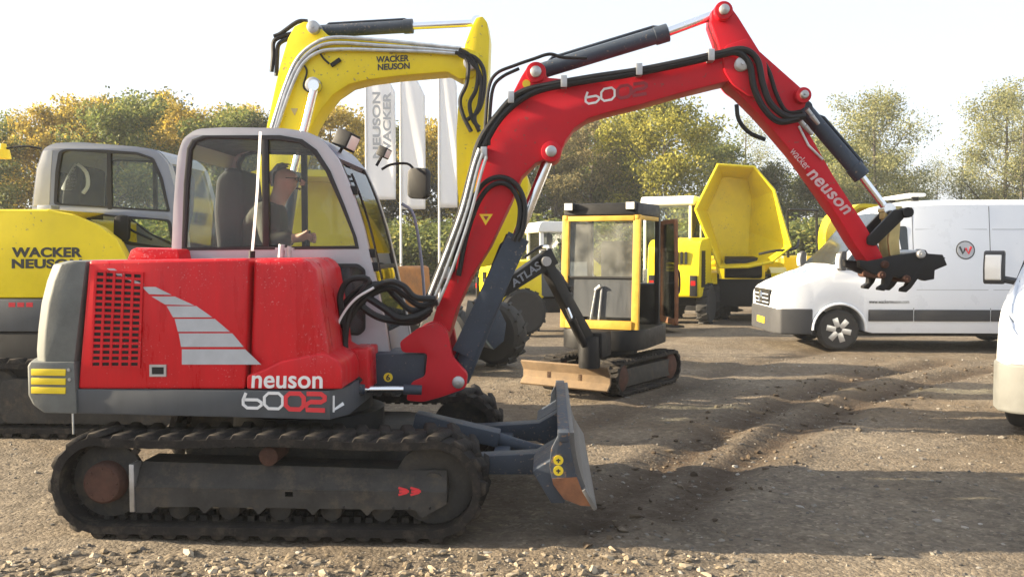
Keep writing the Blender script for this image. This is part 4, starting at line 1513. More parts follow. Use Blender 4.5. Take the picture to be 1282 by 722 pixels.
pel, spi, che, nek = o3(322, 322), o3(326, 300), o3(334, 278), o3(347, 252)
hdb, hdc, hdt = o3(353, 240), o3(359, 226), o3(359, 210)
JV, JE = [], []
def jv(p, r, link=None):
    JV.append((p, r))
    if link is not None:
        JE.append((link, len(JV) - 1))
    return len(JV) - 1
a0 = jv(pel, 0.15)
a1 = jv(spi, 0.14, a0)
a2 = jv(che, 0.15, a1)
a3 = jv(nek, 0.062, a2)
a4 = jv(hdb, 0.068, a3)
a5 = jv(hdc, (0.116, 0.098), a4)
a6 = jv(hdt, 0.066, a5)
hands = []
for sg in (-1, 1):
    s1 = jv(o3(336, 268, 0.19 * sg), 0.065, a2)
    e1 = jv(o3(340, 300, 0.27 * sg), 0.048, s1)
    w1 = jv(o3(374, 298, 0.31 * sg), 0.030, e1)
    p1 = jv(o3(384, 297, 0.32 * sg), (0.040, 0.026), w1)
    b0 = Vector(JV[p1][0])
    for k in range(4):
        q0 = b0 + Vector((0.035 + 0.004 * (1.5 - abs(k - 1.5)), -0.03 * sg, 0.024 - 0.017 * k))
        f1 = jv(tuple(q0), 0.0105, p1)
        f2 = jv(tuple(q0 + Vector((0.022, 0.02 * sg, -0.004))), 0.0095, f1)
        jv(tuple(q0 + Vector((0.008, 0.042 * sg, -0.006))), 0.0085, f2)
    t1 = jv(tuple(b0 + Vector((-0.005, 0.028 * sg, 0.03))), 0.012, p1)
    jv(tuple(b0 + Vector((0.022, 0.036 * sg, 0.045))), 0.010, t1)
    k1 = jv(o3(384, 330, 0.14 * sg), 0.075, a0)
    an = jv(o3(396, 395, 0.15 * sg), 0.05, k1)
    jv(o3(420, 402, 0.16 * sg), 0.045, an)
body = skin('body', JV, JE, M_['skin'], op)
jk = [(pel, 0.19), (spi, 0.185), (che, 0.20), (o3(343, 259), 0.105)]
je = [(0, 1), (1, 2), (2, 3)]
for sg in (-1, 1):
    n0 = len(jk)
    jk += [(o3(336, 268, 0.20 * sg), 0.10), (o3(338, 302, 0.28 * sg), 0.082), (o3(369, 298, 0.305 * sg), 0.056)]
    je += [(2, n0), (n0, n0 + 1), (n0 + 1, n0 + 2)]
skin('jacket', jk, je, M_['jacket'], op)
tr_, te = [(o3(322, 326), 0.165)], []
for sg in (-1, 1):
    n0 = len(tr_)
    tr_ += [(o3(384, 330, 0.14 * sg), 0.088), (o3(395, 388, 0.15 * sg), 0.068)]
    te += [(0, n0), (n0, n0 + 1)]
skin('trousers', tr_, te, M_['trousers'], op)
hc = Vector(hdc)
bm_ = bmesh.new()
bmesh.ops.create_uvsphere(bm_, u_segments=20, v_segments=14, radius=1)
dele = []
for v in bm_.verts:
    if v.co.z < 0.35 and v.co.x > -0.35 or v.co.z < -0.5 or (v.co.x > 0.22 and v.co.z < 0.86):
        dele.append(v)
    if v.co.x > 0.0 and v.co.z < 0.62 + 0.3 * noise.noise(v.co * 7):
        dele.append(v)
    jitter = 1 + 0.10 * noise.noise(v.co * 6)
    v.co = Vector((v.co.x * 0.106 * jitter - 0.020, v.co.y * 0.096 * jitter, v.co.z * 0.116 * jitter + 0.010)) + hc
bmesh.ops.delete(bm_, geom=list(set(dele)), context='VERTS')
hm_ = bpy.data.meshes.new('hair')
bm_.to_mesh(hm_)
bm_.free()
hm_.materials.append(M_['hair'])
hm_.shade_smooth()
ho = bpy.data.objects.new('hair', hm_)
COL.objects.link(ho)
ho.parent = op
m = MB()
m.tube([hc + Vector((0.085, 0, 0.012)), hc + Vector((0.122, 0, -0.018)), hc + Vector((0.095, 0, -0.03))], [0.010, 0.017, 0.010], 8, smooth=3)
m.build('nose', M_['skin'], op)
m = MB()
m.tube([hc + Vector((0.082, -0.035, -0.062)), hc + Vector((0.098, 0, -0.060)), hc + Vector((0.082, 0.035, -0.062))], 0.007, 6, smooth=3)
m.build('mouth', M_['rust'], op)
for sg in (-1, 1):
    m = MB()
    m.lathe_y(hc.x - 0.005, hc.z - 0.005, [(0.022, hc.y + sg * 0.088), (0.030, hc.y + sg * 0.096), (0.02, hc.y + sg * 0.102)], 12)
    m.build('ear', M_['skin'], op)
    MB().lathe_y(hc.x + 0.084, hc.z + 0.006, [(0.012, hc.y + sg * 0.026), (0.012, hc.y + sg * 0.042)], 10).build('eye', M_['black'], op)
m = MB()
for sg in (-1, 1):
    ring = [(hc.x + 0.104, hc.y + sg * 0.035 + 0.026 * math.cos(a), hc.z + 0.006 + 0.02 * math.sin(a)) for a in [k * math.pi / 6 for k in range(13)]]
    m.tube(ring, 0.003, 5)
    m.tube([(hc.x + 0.10, hc.y + sg * 0.062, hc.z + 0.01), (hc.x - 0.005, hc.y + sg * 0.094, hc.z + 0.012)], 0.003, 5)
m.build('glasses', M_['black'], op)

# ------------------------------------------------------------------ the big yellow excavator behind, on the left
fy = Frame(ground_pt(120, 549), R(-3))
yel = thing('yellow_excavator', 'large yellow tracked excavator with raised boom standing behind the red excavator', 'excavator', fy.M)
YB = 1.12
xa, xb = fy.loc(-60, 520, 0)[0], fy.loc(232, 520, 0)[0]
xb = xa + 3.0
for (y0, y1) in ((0.0, 0.45), (1.79, 2.24)):
    A, B, ZC, RI = track(yel, xa, xb, y0, y1, 0.70, pitch=0.17, lug_h=0.04)
    yo = y0 if y0 < 1 else y1
    sgn = 1 if y0 < 1 else -1
    MB().prism(fillet([(A + 0.1, 0.12), (B - 0.1, 0.12), (B - 0.02, 0.3), (B - 0.1, 0.52), (A + 0.1, 0.52), (A + 0.02, 0.3)], 0.05), yo + sgn * 0.04, yo + sgn * 0.35).build('track_beam', M_['frame'], yel, bevel=0.01)
    for x, nm in ((A, 'sprocket'), (B, 'idler_wheel')):
        MB().lathe_y(x, ZC, [(RI - 0.02, yo + sgn * 0.08), (RI, yo + sgn * 0.10), (RI, yo + sgn * 0.32), (RI - 0.02, yo + sgn * 0.34)], 22).build(nm, M_['frame'], yel)
cx = (xa + xb) / 2
MB().box(cx - 0.8, cx + 0.8, 0.40, 1.84, 0.28, 0.58).build('centre_frame', M_['frame'], yel, bevel=0.03)
MB().tube([(cx, YB, 0.5), (cx, YB, 0.92)], 0.55, 32).build('slewing_ring', M_['black'], yel)
UY = 0.10
g = lambda L, ly=UY: fy.pts(L, ly)
P = g([(-46, 300), (-36, 268), (0, 262), (60, 262), (92, 268), (122, 281), (146, 299), (158, 322), (162, 373), (-48, 373)])
P1_ = [(a - (0.42 if i in (4, 5, 6, 7, 8) else 0), b_) for i, (a, b_) in enumerate(P)]
MB().prism(P, UY, 1.05, P1_).build('engine_hood', M_['yellow'], yel, bevel=0.05, seg=4)
P = g([(-46, 300), (-36, 272), (0, 266), (40, 266), (44, 373), (-48, 373)])
MB().prism([(a, b_ - 0.02) for a, b_ in P], 1.055, 2.14).build('rear_hood', M_['yellow'], yel, bevel=0.05, seg=4)
P = g([(-50, 374), (166, 374), (166, 415), (-50, 415)])
MB().prism(P, UY - 0.01, 2.14).build('side_band', M_['skirt'], yel, bevel=0.012)
P = g([(-44, 416), (230, 416), (230, 478), (-44, 478)])
MB().prism(P, UY + 0.02, 2.1).build('lower_frame', M_['black'], yel, bevel=0.02)
q = [(a, UY - 0.001, b_) for a, b_ in g([(15, 309.5), (103, 309.5), (103, 322), (15, 322)])]
text_quad('hood_lettering', 'WACKER', q, (0, -1, 0), M_['black_d'], yel, bold=0.04, spacing=1.05)
q = [(a, UY - 0.001, b_) for a, b_ in g([(15, 324), (103, 324), (103, 336), (15, 336)])]
text_quad('hood_lettering', 'NEUSON', q, (0, -1, 0), M_['black_d'], yel, bold=0.04, spacing=1.05)
m = MB()
for k in range(3):
    m.prism(g([(12 + k * 11, 378.5), (20 + k * 11, 378.5), (20 + k * 11, 384), (12 + k * 11, 384)]), UY - 0.015, UY)
m.build('band_lettering', M_['red_d'], yel, flat=True)
# cab
KY0, KY1 = 1.08, 2.10
outp = [(38, 330), (40, 258), (46, 210), (54, 186), (68, 179), (100, 178), (175, 184), (198, 190), (210, 204), (220, 240), (232, 300), (236, 345), (38, 345)]
OUT = fy.pts(outp, KY0)
inA = fillet(fy.pts([(68, 256), (70, 215), (74, 190), (82, 187), (130, 188), (172, 191), (192, 198), (203, 222), (211, 258), (213, 265)], KY0), 0.03, 3)
inB = fillet(fy.pts([(98, 266), (150, 270), (213, 275), (220, 312), (160, 306), (128, 290)], KY0), 0.04, 3)
for y0 in (KY0, KY1 - 0.05):
    MB().plate(fillet(OUT, 0.05, 3), [inA, inB], y0, y0 + 0.05).build('cab_side', M_['cabdark'], yel, bevel=0.012)
    yy = y0 - 0.006 if y0 == KY0 else y0 + 0.02
    for inn in (inA, inB):
        MB().plate(shrink(inn, -0.004), [shrink(inn, 0.03)], yy, yy + 0.036).build('window_seal', M_['seal'], yel)
        MB().prism(shrink(inn, 0.026), yy + 0.02, yy + 0.026).build('side_pane', M_['glass'], yel, flat=True)
    s1, s2 = fy.loc(134, 200, KY0)[0], fy.loc(139, 200, KY0)[0]
    MB().box(s1, s2, yy + 0.001, yy + 0.034, fy.loc(136, 262, KY0)[1], fy.loc(136, 190, KY0)[1]).build('window_divider', M_['seal'], yel)
    P = fy.pts([(42, 258), (47, 212), (55, 189), (66, 188), (64, 215), (62, 258)], KY0)
    MB().prism(P, KY0 - 0.008 if y0 == KY0 else KY1 - 0.002, KY0 + 0.002 if y0 == KY0 else KY1 + 0.008).build('rear_pillar', M_['cabgrey'], yel, bevel=0.006)
rl = smooth_path([Vector((*p, 0)) for p in OUT[2:9]], 3)
MB().strip([(p.x, p.y) for p in rl], KY0 + 0.051, KY1 - 0.051, -0.05).build('cab_roof', M_['cabdark'], yel)
for yy in (KY0 + 0.052, KY1 - 0.11):
    MB().strip([OUT[8], OUT[9], OUT[10], OUT[11]], yy, yy + 0.055, -0.05).build('front_post', M_['cabdark'], yel)
    MB().strip([OUT[0], OUT[1], OUT[2]], yy, yy + 0.055, -0.05).build('rear_post', M_['cabdark'], yel)
MB().strip([(p[0] - 0.01, p[1]) for p in (OUT[8], OUT[9], OUT[10], OUT[11])], KY0 + 0.11, KY1 - 0.112, -0.006).build('windscreen', M_['glass_clear'], yel)
MB().strip([OUT[0], OUT[1], OUT[2]], KY0 + 0.11, KY1 - 0.112, -0.006).build('rear_pane', M_['glass'], yel)
MB().box(OUT[0][0] + 0.02, OUT[11][0] - 0.05, KY0 + 0.052, KY1 - 0.052, 0.98, 1.06).build('cab_floor', M_['black'], yel)
P = fy.pts([(92, 262), (96, 225), (108, 208), (118, 212), (116, 262), (112, 330), (88, 330)], 1.6)
MB().prism(fillet(P, 0.06), 1.36, 1.84).build('seat_back', M_['fabric'], yel, bevel=0.05, seg=3)
P = fillet(fy.pts([(78, 238), (92, 210), (97, 204), (99, 232), (92, 240)], 1.4), 0.03)
MB().prism(P, 1.36, 1.40).build('seat_cover', M_['flag'], yel, bevel=0.01)
MB().tube(fy.path([(97, 206), (108, 216), (110, 232), (104, 242)], 1.38), 0.02, 8, smooth=4).build('seat_belt', M_['flag'], yel)
# mirror and rail
c = Vector(fy.p3(153, 286, 0.9))
m = MB(Matrix.Translation(c))
m.prism(fillet([(-0.08, -0.13), (0.07, -0.13), (0.08, 0.13), (-0.07, 0.13)], 0.06), -0.03, 0.03)
m.build('mirror', M_['black'], yel, bevel=0.015)
MB().tube(fy.path([(160, 285), (168, 290), (190, 300)], 0.95), 0.012, 8).build('mirror_arm', M_['black'], yel)
MB().box(fy.loc(50, 262, 0.9)[0], fy.loc(68, 262, 0.9)[0], 0.85, 1.0, fy.loc(50, 268, 0.9)[1], fy.loc(50, 257, 0.9)[1]).build('hinge_block', M_['steel'], yel, bevel=0.01)
# beacon on a rod at the cab's rear corner
MB().tube(fy.path([(52, 186), (30, 183), (8, 186)], 1.2), 0.010, 8, smooth=4).build('beacon_rod', M_['black'], yel)
x, z = fy.loc(4, 190, 1.2)
m = MB()
m.tube([(x, 1.2, z - 0.07), (x, 1.2, z + 0.02), (x, 1.2, z + 0.025), (x, 1.2, z + 0.08)], [0.075, 0.06, 0.04, 0.03], 16)
m.build('beacon', M_['yellow_d'], yel)

# boom and arm
BY = YB
bl_ = [(300, 335), (313, 262), (333, 160), (349, 86), (360, 48), (368, 33), (380, 27), (393, 28), (402, 36)]
bt_ = [(410, 44), (456, 50), (520, 56), (584, 60), (600, 66), (602, 86), (592, 98), (575, 99)]
bb_ = [(560, 90), (499, 95), (460, 100), (436, 106), (417, 119), (403, 136), (390, 158), (378, 190), (362, 250), (345, 335)]
ybm = MB().prism(fy.pts(bl_ + bt_ + bb_, BY - 0.16), BY - 0.16, BY + 0.16).build('boom', M_['yellow'], yel, bevel=0.02)
q = [(a, BY - 0.161, b_) for a, b_ in fy.pts([(471, 71), (512, 69), (512, 77), (471, 79)], BY - 0.16)]
text_quad('boom_lettering', 'WACKER', q, (0, -1, 0), M_['black_d'], ybm, bold=0.03)
q = [(a, BY - 0.161, b_) for a, b_ in fy.pts([(473, 80.5), (513, 78.5), (513, 86.5), (473, 88.5)], BY - 0.16)]
text_quad('boom_lettering', 'NEUSON', q, (0, -1, 0), M_['black_d'], ybm, bold=0.03)
ar = [(596, 22), (604, 20), (610, 28), (613, 48), (611, 100), (607, 160), (603, 230), (598, 300), (588, 306), (578, 300), (572, 230), (571, 170), (573, 135), (581, 108), (578, 88), (582, 55), (590, 34)]
yar = MB().prism(fy.pts(ar, BY - 0.14), BY - 0.14, BY + 0.14).build('arm', M_['yellow'], yel, bevel=0.02)
cylinder_ram(yel, fy.p3(396, 40, BY), fy.p3(517, 33, BY), fy.p3(598, 29, BY), 0.062, 0.035, 'slate', 0.06, 0.16, 'arm_ram')
for yy in (BY - 0.26, BY + 0.26):
    cylinder_ram(yel, fy.p3(352, 330, yy), fy.p3(368, 215, yy), fy.p3(394, 108, yy), 0.062, 0.04, 'slate', 0.06, 0.1, 'boom_ram')
for (px, py, r) in ((394, 108, 0.075), (394, 36, 0.06), (590, 80, 0.07)):
    x, z = fy.loc(px, py, BY - 0.16)
    pin(ybm, x, z, BY - 0.22, BY + 0.22, r)
def yh(name, L, r, mt, plane=BY - 0.2):
    for p in L:
        MB().tube(fy.path(p, plane), r, 8, smooth=6).build(name, M_[mt], ybm)
yh('steel_pipe', [[(340, 160), (356, 110), (372, 74), (395, 54), (420, 47), (470, 50), (530, 56), (578, 61)],
                  [(347, 160), (363, 114), (378, 82), (398, 66), (425, 62), (480, 63), (535, 65), (578, 68)],
                  [(344, 162), (359, 112), (375, 79), (396, 60), (422, 54), (475, 57), (530, 61), (576, 65)]], 0.018, 'pipe')
yh('hose', [[(575, 62), (588, 70), (598, 88), (596, 112), (588, 130), (592, 150), (600, 160)],
            [(578, 66), (586, 80), (584, 105), (576, 125), (580, 145), (590, 165)],
            [(574, 68), (590, 78), (602, 98), (600, 130), (594, 148), (600, 165)],
            [(570, 66), (594, 72), (606, 90), (605, 120), (598, 140), (585, 150)]], 0.020, 'hose', BY - 0.24)
yh('hose', [[(340, 90), (342, 70), (343, 52), (356, 45), (368, 42)], [(346, 95), (347, 72), (349, 56), (360, 49), (370, 46)], [(343, 46), (352, 42), (372, 28), (385, 27)]], 0.022, 'hose', BY - 0.1)
yh('hose', [[(372, 74), (384, 88), (380, 108), (388, 116)], [(396, 58), (404, 72), (412, 80)]], 0.010, 'hose', BY - 0.18)
m = MB()
x, z = fy.loc(420, 80, BY - 0.17)
m.bar((x - 0.04, BY - 0.18, z - 0.02), (x + 0.05, BY - 0.18, z + 0.04), 0.03, 0.035)
m.build('lamp_bracket', M_['black'], ybm)
MB().prism(fy.pts([(364, 136), (373, 136), (369, 145)], BY - 0.16), BY - 0.165, BY - 0.158).build('warning_triangle', M_['gold'], ybm, flat=True)
# bucket hanging from the arm
P = fy.pts([(590, 292), (612, 250), (640, 226), (658, 214), (664, 232), (658, 270), (645, 305), (625, 328), (604, 335), (590, 322)], BY)
MB().prism(fillet(P, 0.05, 3), BY - 0.42, BY + 0.42).build('bucket', M_['yellow'], yel, bevel=0.02)

# ------------------------------------------------------------------ worn mini excavator
p_f, p_b = ground_pt(775, 499), ground_pt(851, 477)
hd = math.atan2(p_f.y - p_b.y, p_f.x - p_b.x)
fm = Frame(((p_f.x + p_b.x) / 2, (p_f.y + p_b.y) / 2, 0), hd)      # origin at the near (left-hand) track's outer face
mini = thing('mini_excavator', 'worn amber mini excavator with black panels and its cab door open', 'excavator', fm.M)
tl = (p_f - p_b).length + 0.10
MW = 1.05
# machine's left is local +y; the track facing us is on its left side
for (y0, y1) in ((-0.26, 0.0), (-MW, -MW + 0.26)):
    A, B, ZC, RI = track(mini, -tl / 2, tl / 2, y0, y1, 0.42, lug_h=0.02, th=0.03, pitch=0.09, lugs=False)
    MB().prism(fillet([(A, 0.10), (B, 0.10), (B, 0.31), (A, 0.31)], 0.05), y0 + 0.03, y1 - 0.03).build('track_beam', M_['frame'], mini, bevel=0.01)
    for x in (A, B):
        MB().lathe_y(x, ZC, [(0.05, y1 - 0.01), (0.11, y1 - 0.02), (RI, y1 - 0.05), (RI, y0 + 0.03)], 18).build('track_wheel', M_['rust'], mini)
MB().box(-0.35, 0.35, -MW + 0.2, -0.2, 0.16, 0.36).build('centre_frame', M_['frame'], mini, bevel=0.02)
MB().tube([(0, -MW / 2, 0.3), (0, -MW / 2, 0.5)], 0.30, 24).build('slewing_ring', M_['black'], mini)
# blade in front
bx0 = tl / 2 + 0.22
cur = [(bx0 + 0.05, 0.13), (bx0 - 0.02, 0.20), (bx0 - 0.02, 0.28), (bx0 + 0.04, 0.38)]
M_['mudsteel'] = mat('muddy_steel', (0.17, 0.115, 0.065), 0.8, var=0.3, scale=6, bump=0.3, dirt=0.3, dirtcol=(0.12, 0.07, 0.04))
MB().strip(cur, -MW - 0.08, 0.02, 0.03).build('blade', M_['mudsteel'], mini, bevel=0.004)
for yy in (-0.36, -MW + 0.28):
    MB().bar((0.25, yy, 0.24), (bx0 - 0.02, yy, 0.24), 0.07, 0.09).build('blade_arm', M_['rust'], mini, bevel=0.008)
# upper body turned a little towards us
uang = R(10)
Mu = Matrix.Translation((0.0, -MW / 2, 0)) @ Matrix.Rotation(uang, 4, 'Z')
def mu():
    return MB(Mu)
m = mu(); m.prism_z(fillet([(-0.72, -0.5), (0.45, -0.5), (0.62, -0.3), (0.62, 0.3), (0.45, 0.5), (-0.72, 0.5)], 0.12), 0.50, 0.74)
m.build('platform', M_['black'], mini, bevel=0.02)
m = mu(); m.prism_z(fillet([(-0.78, -0.46), (-0.35, -0.46), (-0.35, 0.46), (-0.78, 0.46)], 0.14), 0.742, 1.25)
m.build('engine_cover', M_['black'], mini, bevel=0.04, seg=3)
CW = 0.47
z0, z1 = 0.745, 2.20
xf0, xf1, xr = 0.52, 0.44, -0.42
for sy in (-1, 1):
    m = mu(); m.bar((xf0, sy * (CW - 0.03), z0), (xf1, sy * (CW - 0.03), z1 - 0.12), 0.085, 0.06); m.build('front_post', M_['amber'], mini, bevel=0.008)
    m = mu(); m.bar((xr, sy * (CW - 0.03), z0), (xr, sy * (CW - 0.03), z1 - 0.12), 0.06, 0.07); m.build('rear_post', M_['black'], mini, bevel=0.008)
    m = mu(); m.bar((xr - 0.04, sy * (CW - 0.03), z1 - 0.15), (xf1 + 0.04, sy * (CW - 0.03), z1 - 0.15), 0.045, 0.05); m.build('roof_rail', M_['amber'], mini, bevel=0.008)
m = mu(); m.box(xf0 - 0.03, xf0 + 0.045, -CW + 0.06, CW - 0.06, z0, z0 + 0.10); m.build('front_sill', M_['amber'], mini, bevel=0.01)
m = mu(); m.box(xf1 - 0.03, xf1 + 0.04, -CW + 0.06, CW - 0.06, z1 - 0.19, z1 - 0.13); m.build('header', M_['amber'], mini, bevel=0.008)
m = mu(); m.prism([(xr - 0.07, z1 - 0.12), (xf1 + 0.05, z1 - 0.12), (xf1 + 0.02, z1 + 0.02), (xr - 0.02, z1 + 0.03)], -CW + 0.01, CW - 0.01); m.build('cab_roof', M_['black'], mini, bevel=0.02)
zm = 1.36
xm = xf0 + (xf1 - xf0) * (zm - z0) / (z1 - 0.12 - z0)
m = mu(); m.add([(xf0 - 0.01, -CW + 0.06, z0 + 0.14), (xf0 - 0.01, CW - 0.06, z0 + 0.14), (xm, CW - 0.06, zm - 0.02), (xm, -CW + 0.06, zm - 0.02)], [(0, 1, 2, 3)]); m.build('lower_front_panel', M_['skirt'], mini, flat=True)
m = mu(); m.add([(xm, -CW + 0.06, zm), (xm, CW - 0.06, zm), (xf1, CW - 0.06, z1 - 0.19), (xf1, -CW + 0.06, z1 - 0.19)], [(0, 1, 2, 3)]); m.build('windscreen', M_['glass_sheen'], mini, flat=True)
m = mu(); m.box(xm - 0.02, xm + 0.02, -CW + 0.06, CW - 0.06, zm - 0.02, zm); m.build('windscreen_bar', M_['seal'], mini)
m = mu(); m.box(xr, xr + 0.006, -CW + 0.06, CW - 0.06, 1.26, z1 - 0.18); m.build('rear_pane', M_['glass'], mini)
m = mu(); m.box(xr, xf0 - 0.04, -CW + 0.02, -CW + 0.026, z0 + 0.05, z1 - 0.18); m.build('side_pane', M_['glass'], mini)
m = mu(); m.prism(fillet([(-0.32, 0.95), (-0.2, 0.95), (-0.16, 1.75), (-0.26, 1.8)], 0.05), -0.22, 0.22); m.build('seat_back', M_['fabric'], mini, bevel=0.04)
m = mu(); m.prism(fillet([(-0.25, 1.0), (0.15, 1.02), (0.15, 1.13), (-0.25, 1.12)], 0.04), -0.22, 0.22); m.build('seat_cushion', M_['fabric'], mini, bevel=0.03)
m = mu(); m.tube([(xm + 0.012, -0.05, 1.2), (xm + 0.04, 0.02, 1.25)], 0.02, 8); m.tube([(xf0 + 0.01, -0.10, 0.85), (xm + 0.02, -0.04, 1.22)], 0.012, 6); m.tube([(xf0 + 0.01, 0.0, 0.85), (xm + 0.02, 0.03, 1.22)], 0.012, 6); m.build('travel_levers', M_['pipe'], mini)
# roof lamps
for sy in (-0.38, 0.38):
    m = mu(); m.box(xf1 + 0.02, xf1 + 0.10, sy - 0.06, sy + 0.06, z1 - 0.07, z1 + 0.03); lm = m.build('work_lamp', M_['black'], mini, bevel=0.012)
    m = mu(); m.box(xf1 + 0.10, xf1 + 0.106, sy - 0.05, sy + 0.05, z1 - 0.06, z1 + 0.02); m.build('lens', M_['lamp'], lm)
# door swung open on the left-hand side: hinged at the rear, folded forward
Md = Mu @ Matrix.Translation((xr + 0.05, CW + 0.02, 0)) @ Matrix.Rotation(R(28), 4, 'Z')
dpl = [(0.0, z0 + 0.05), (0.80, z0 + 0.05), (0.80, 1.2), (0.74, z1 - 0.17), (0.0, z1 - 0.17)]
m = MB(Md); m.plate(fillet(dpl, 0.05, 3), [fillet([(0.05, z0 + 0.12), (0.75, z0 + 0.12), (0.75, 1.2), (0.69, z1 - 0.22), (0.05, z1 - 0.22)], 0.05, 3)], 0, 0.035)
door = m.build('door', M_['rustor'], mini, bevel=0.006)
m = MB(Md); m.box(0.05, 0.75, 0.014, 0.02, z0 + 0.12, z1 - 0.22); m.build('door_pane', M_['glass'], door)
m = MB(Md); m.tube([(0.70, 0.04, 1.15), (0.62, 0.09, 1.2), (0.6, 0.09, 1.4), (0.64, 0.04, 1.45)], 0.012, 8, smooth=3); m.build('door_handle', M_['black'], door)
# swing post, boom, arm in front (worked out from where they show)
def mp(px, py, Y):
    return Vector(fm.of(at_depth(px, py, Y)))
b0, b1, b2 = mp(738, 432, 9.75), mp(681, 327, 9.35), mp(596, 384, 9.0)
m = MB(); m.cyl(b0 + Vector((0, 0, -0.25)), b0 + Vector((0, 0, 0.1)), 0.12, 16); m.build('swing_post', M_['black'], mini, bevel=0.01)
b0b = Vector(fm.of(at_depth(750, 428, 10.0)))
MB().bar(b0b, b0, 0.3, 0.28).build('swing_bracket', M_['black'], mini, bevel=0.02)
def taper(p0, p1, w, h0, h1):
    p0, p1 = Vector(p0), Vector(p1)
    t = (p1 - p0).normalized()
    s = Vector((t.y, -t.x, 0)).normalized()
    u = t.cross(s)
    r_ = []
    for p, hh in ((p0, h0), (p1, h1)):
        r_.append([p + s * a * w / 2 + u * b_ * hh / 2 for a, b_ in ((-1, -1), (1, -1), (1, 1), (-1, 1))])
    return MB().loft(r_)
taper(b0, b1, 0.12, 0.16, 0.12).build('boom', M_['black'], mini, bevel=0.015)
bm1 = taper(b1 + (b1 - b2).normalized() * 0.12, b2, 0.11, 0.19, 0.12).build('arm', M_['black'], mini, bevel=0.015)
u1 = (b1 - b0).normalized()
off = Vector((0, 0, 0.13))
cylinder_ram(mini, b0 + Vector((0, 0, -0.1)) + u1 * 0.0, b0 + u1 * 0.45 + Vector((0.1, 0.05, -0.05)), b0 + u1 * 0.75, 0.04, 0.022, 'black', 0.04, 0.1, 'boom_ram')
cylinder_ram(mini, b0 + u1 * 0.55 + Vector((0, 0, 0.18)), b1 + Vector((0, 0, 0.10)) - u1 * 0.25, b1 + Vector((0, 0, 0.14)), 0.035, 0.02, 'black', 0.035, 0.1, 'arm_ram')
m = MB(); m.tube([b0 + Vector((0.05, 0, 0.1)), b0 + u1 * 0.3 + Vector((0.1, 0, 0.16)), b1 - u1 * 0.2 + Vector((0.05, 0, 0.12)), b1 + Vector((0, 0, 0.16)), b1 + (b2 - b1) * 0.3 + Vector((0, 0, 0.18))], 0.014, 6, smooth=5); m.build('hose', M_['hose'], mini)
pin_ = MB(); pin_.cyl(b1 + Vector((-0.1, -0.1, 0)), b1 + Vector((0.1, 0.1, 0)), 0.05, 14); pin_.build('elbow_pin', M_['steel'], mini)
# lettering on the arm, facing the camera
dA = (b2 - b1).normalized()
nA = Vector((dA.y, -dA.x, 0)).normalized()
camL = Vector(fm.of((0, 0, CAMZ)))
if nA.dot(camL - b1) < 0:
    nA = -nA
uA = Vector((0, 0, 1)) - dA * dA.z
uA.normalize()
c1 = b1 + (b2 - b1) * 0.52 + nA * 0.066
c0 = b1 + (b2 - b1) * 0.10 + nA * 0.066
text_quad('arm_lettering', 'ATLAS', [c1 + uA * 0.045, c0 + uA * 0.06, c0 - uA * 0.03, c1 - uA * 0.035], nA, M_['cabdark'], bm1, bold=0.02)
# bucket at the end of the arm
s3 = Vector((dA.y, -dA.x, 0)).normalized()
rb = []
prof = [(0, 0.06), (0.22, 0.0), (0.34, -0.16), (0.30, -0.34), (0.14, -0.42), (0.02, -0.30), (-0.04, -0.10)]
for w in (-0.22, 0.22):
    rb.append([b2 + s3 * w + Vector((dA.x, dA.y, 0)).normalized() * (-a * 0.7) + Vector((0, 0, b_)) for a, b_ in prof])
MB().loft(rb).build('bucket', M_['slate'], mini, bevel=0.01)

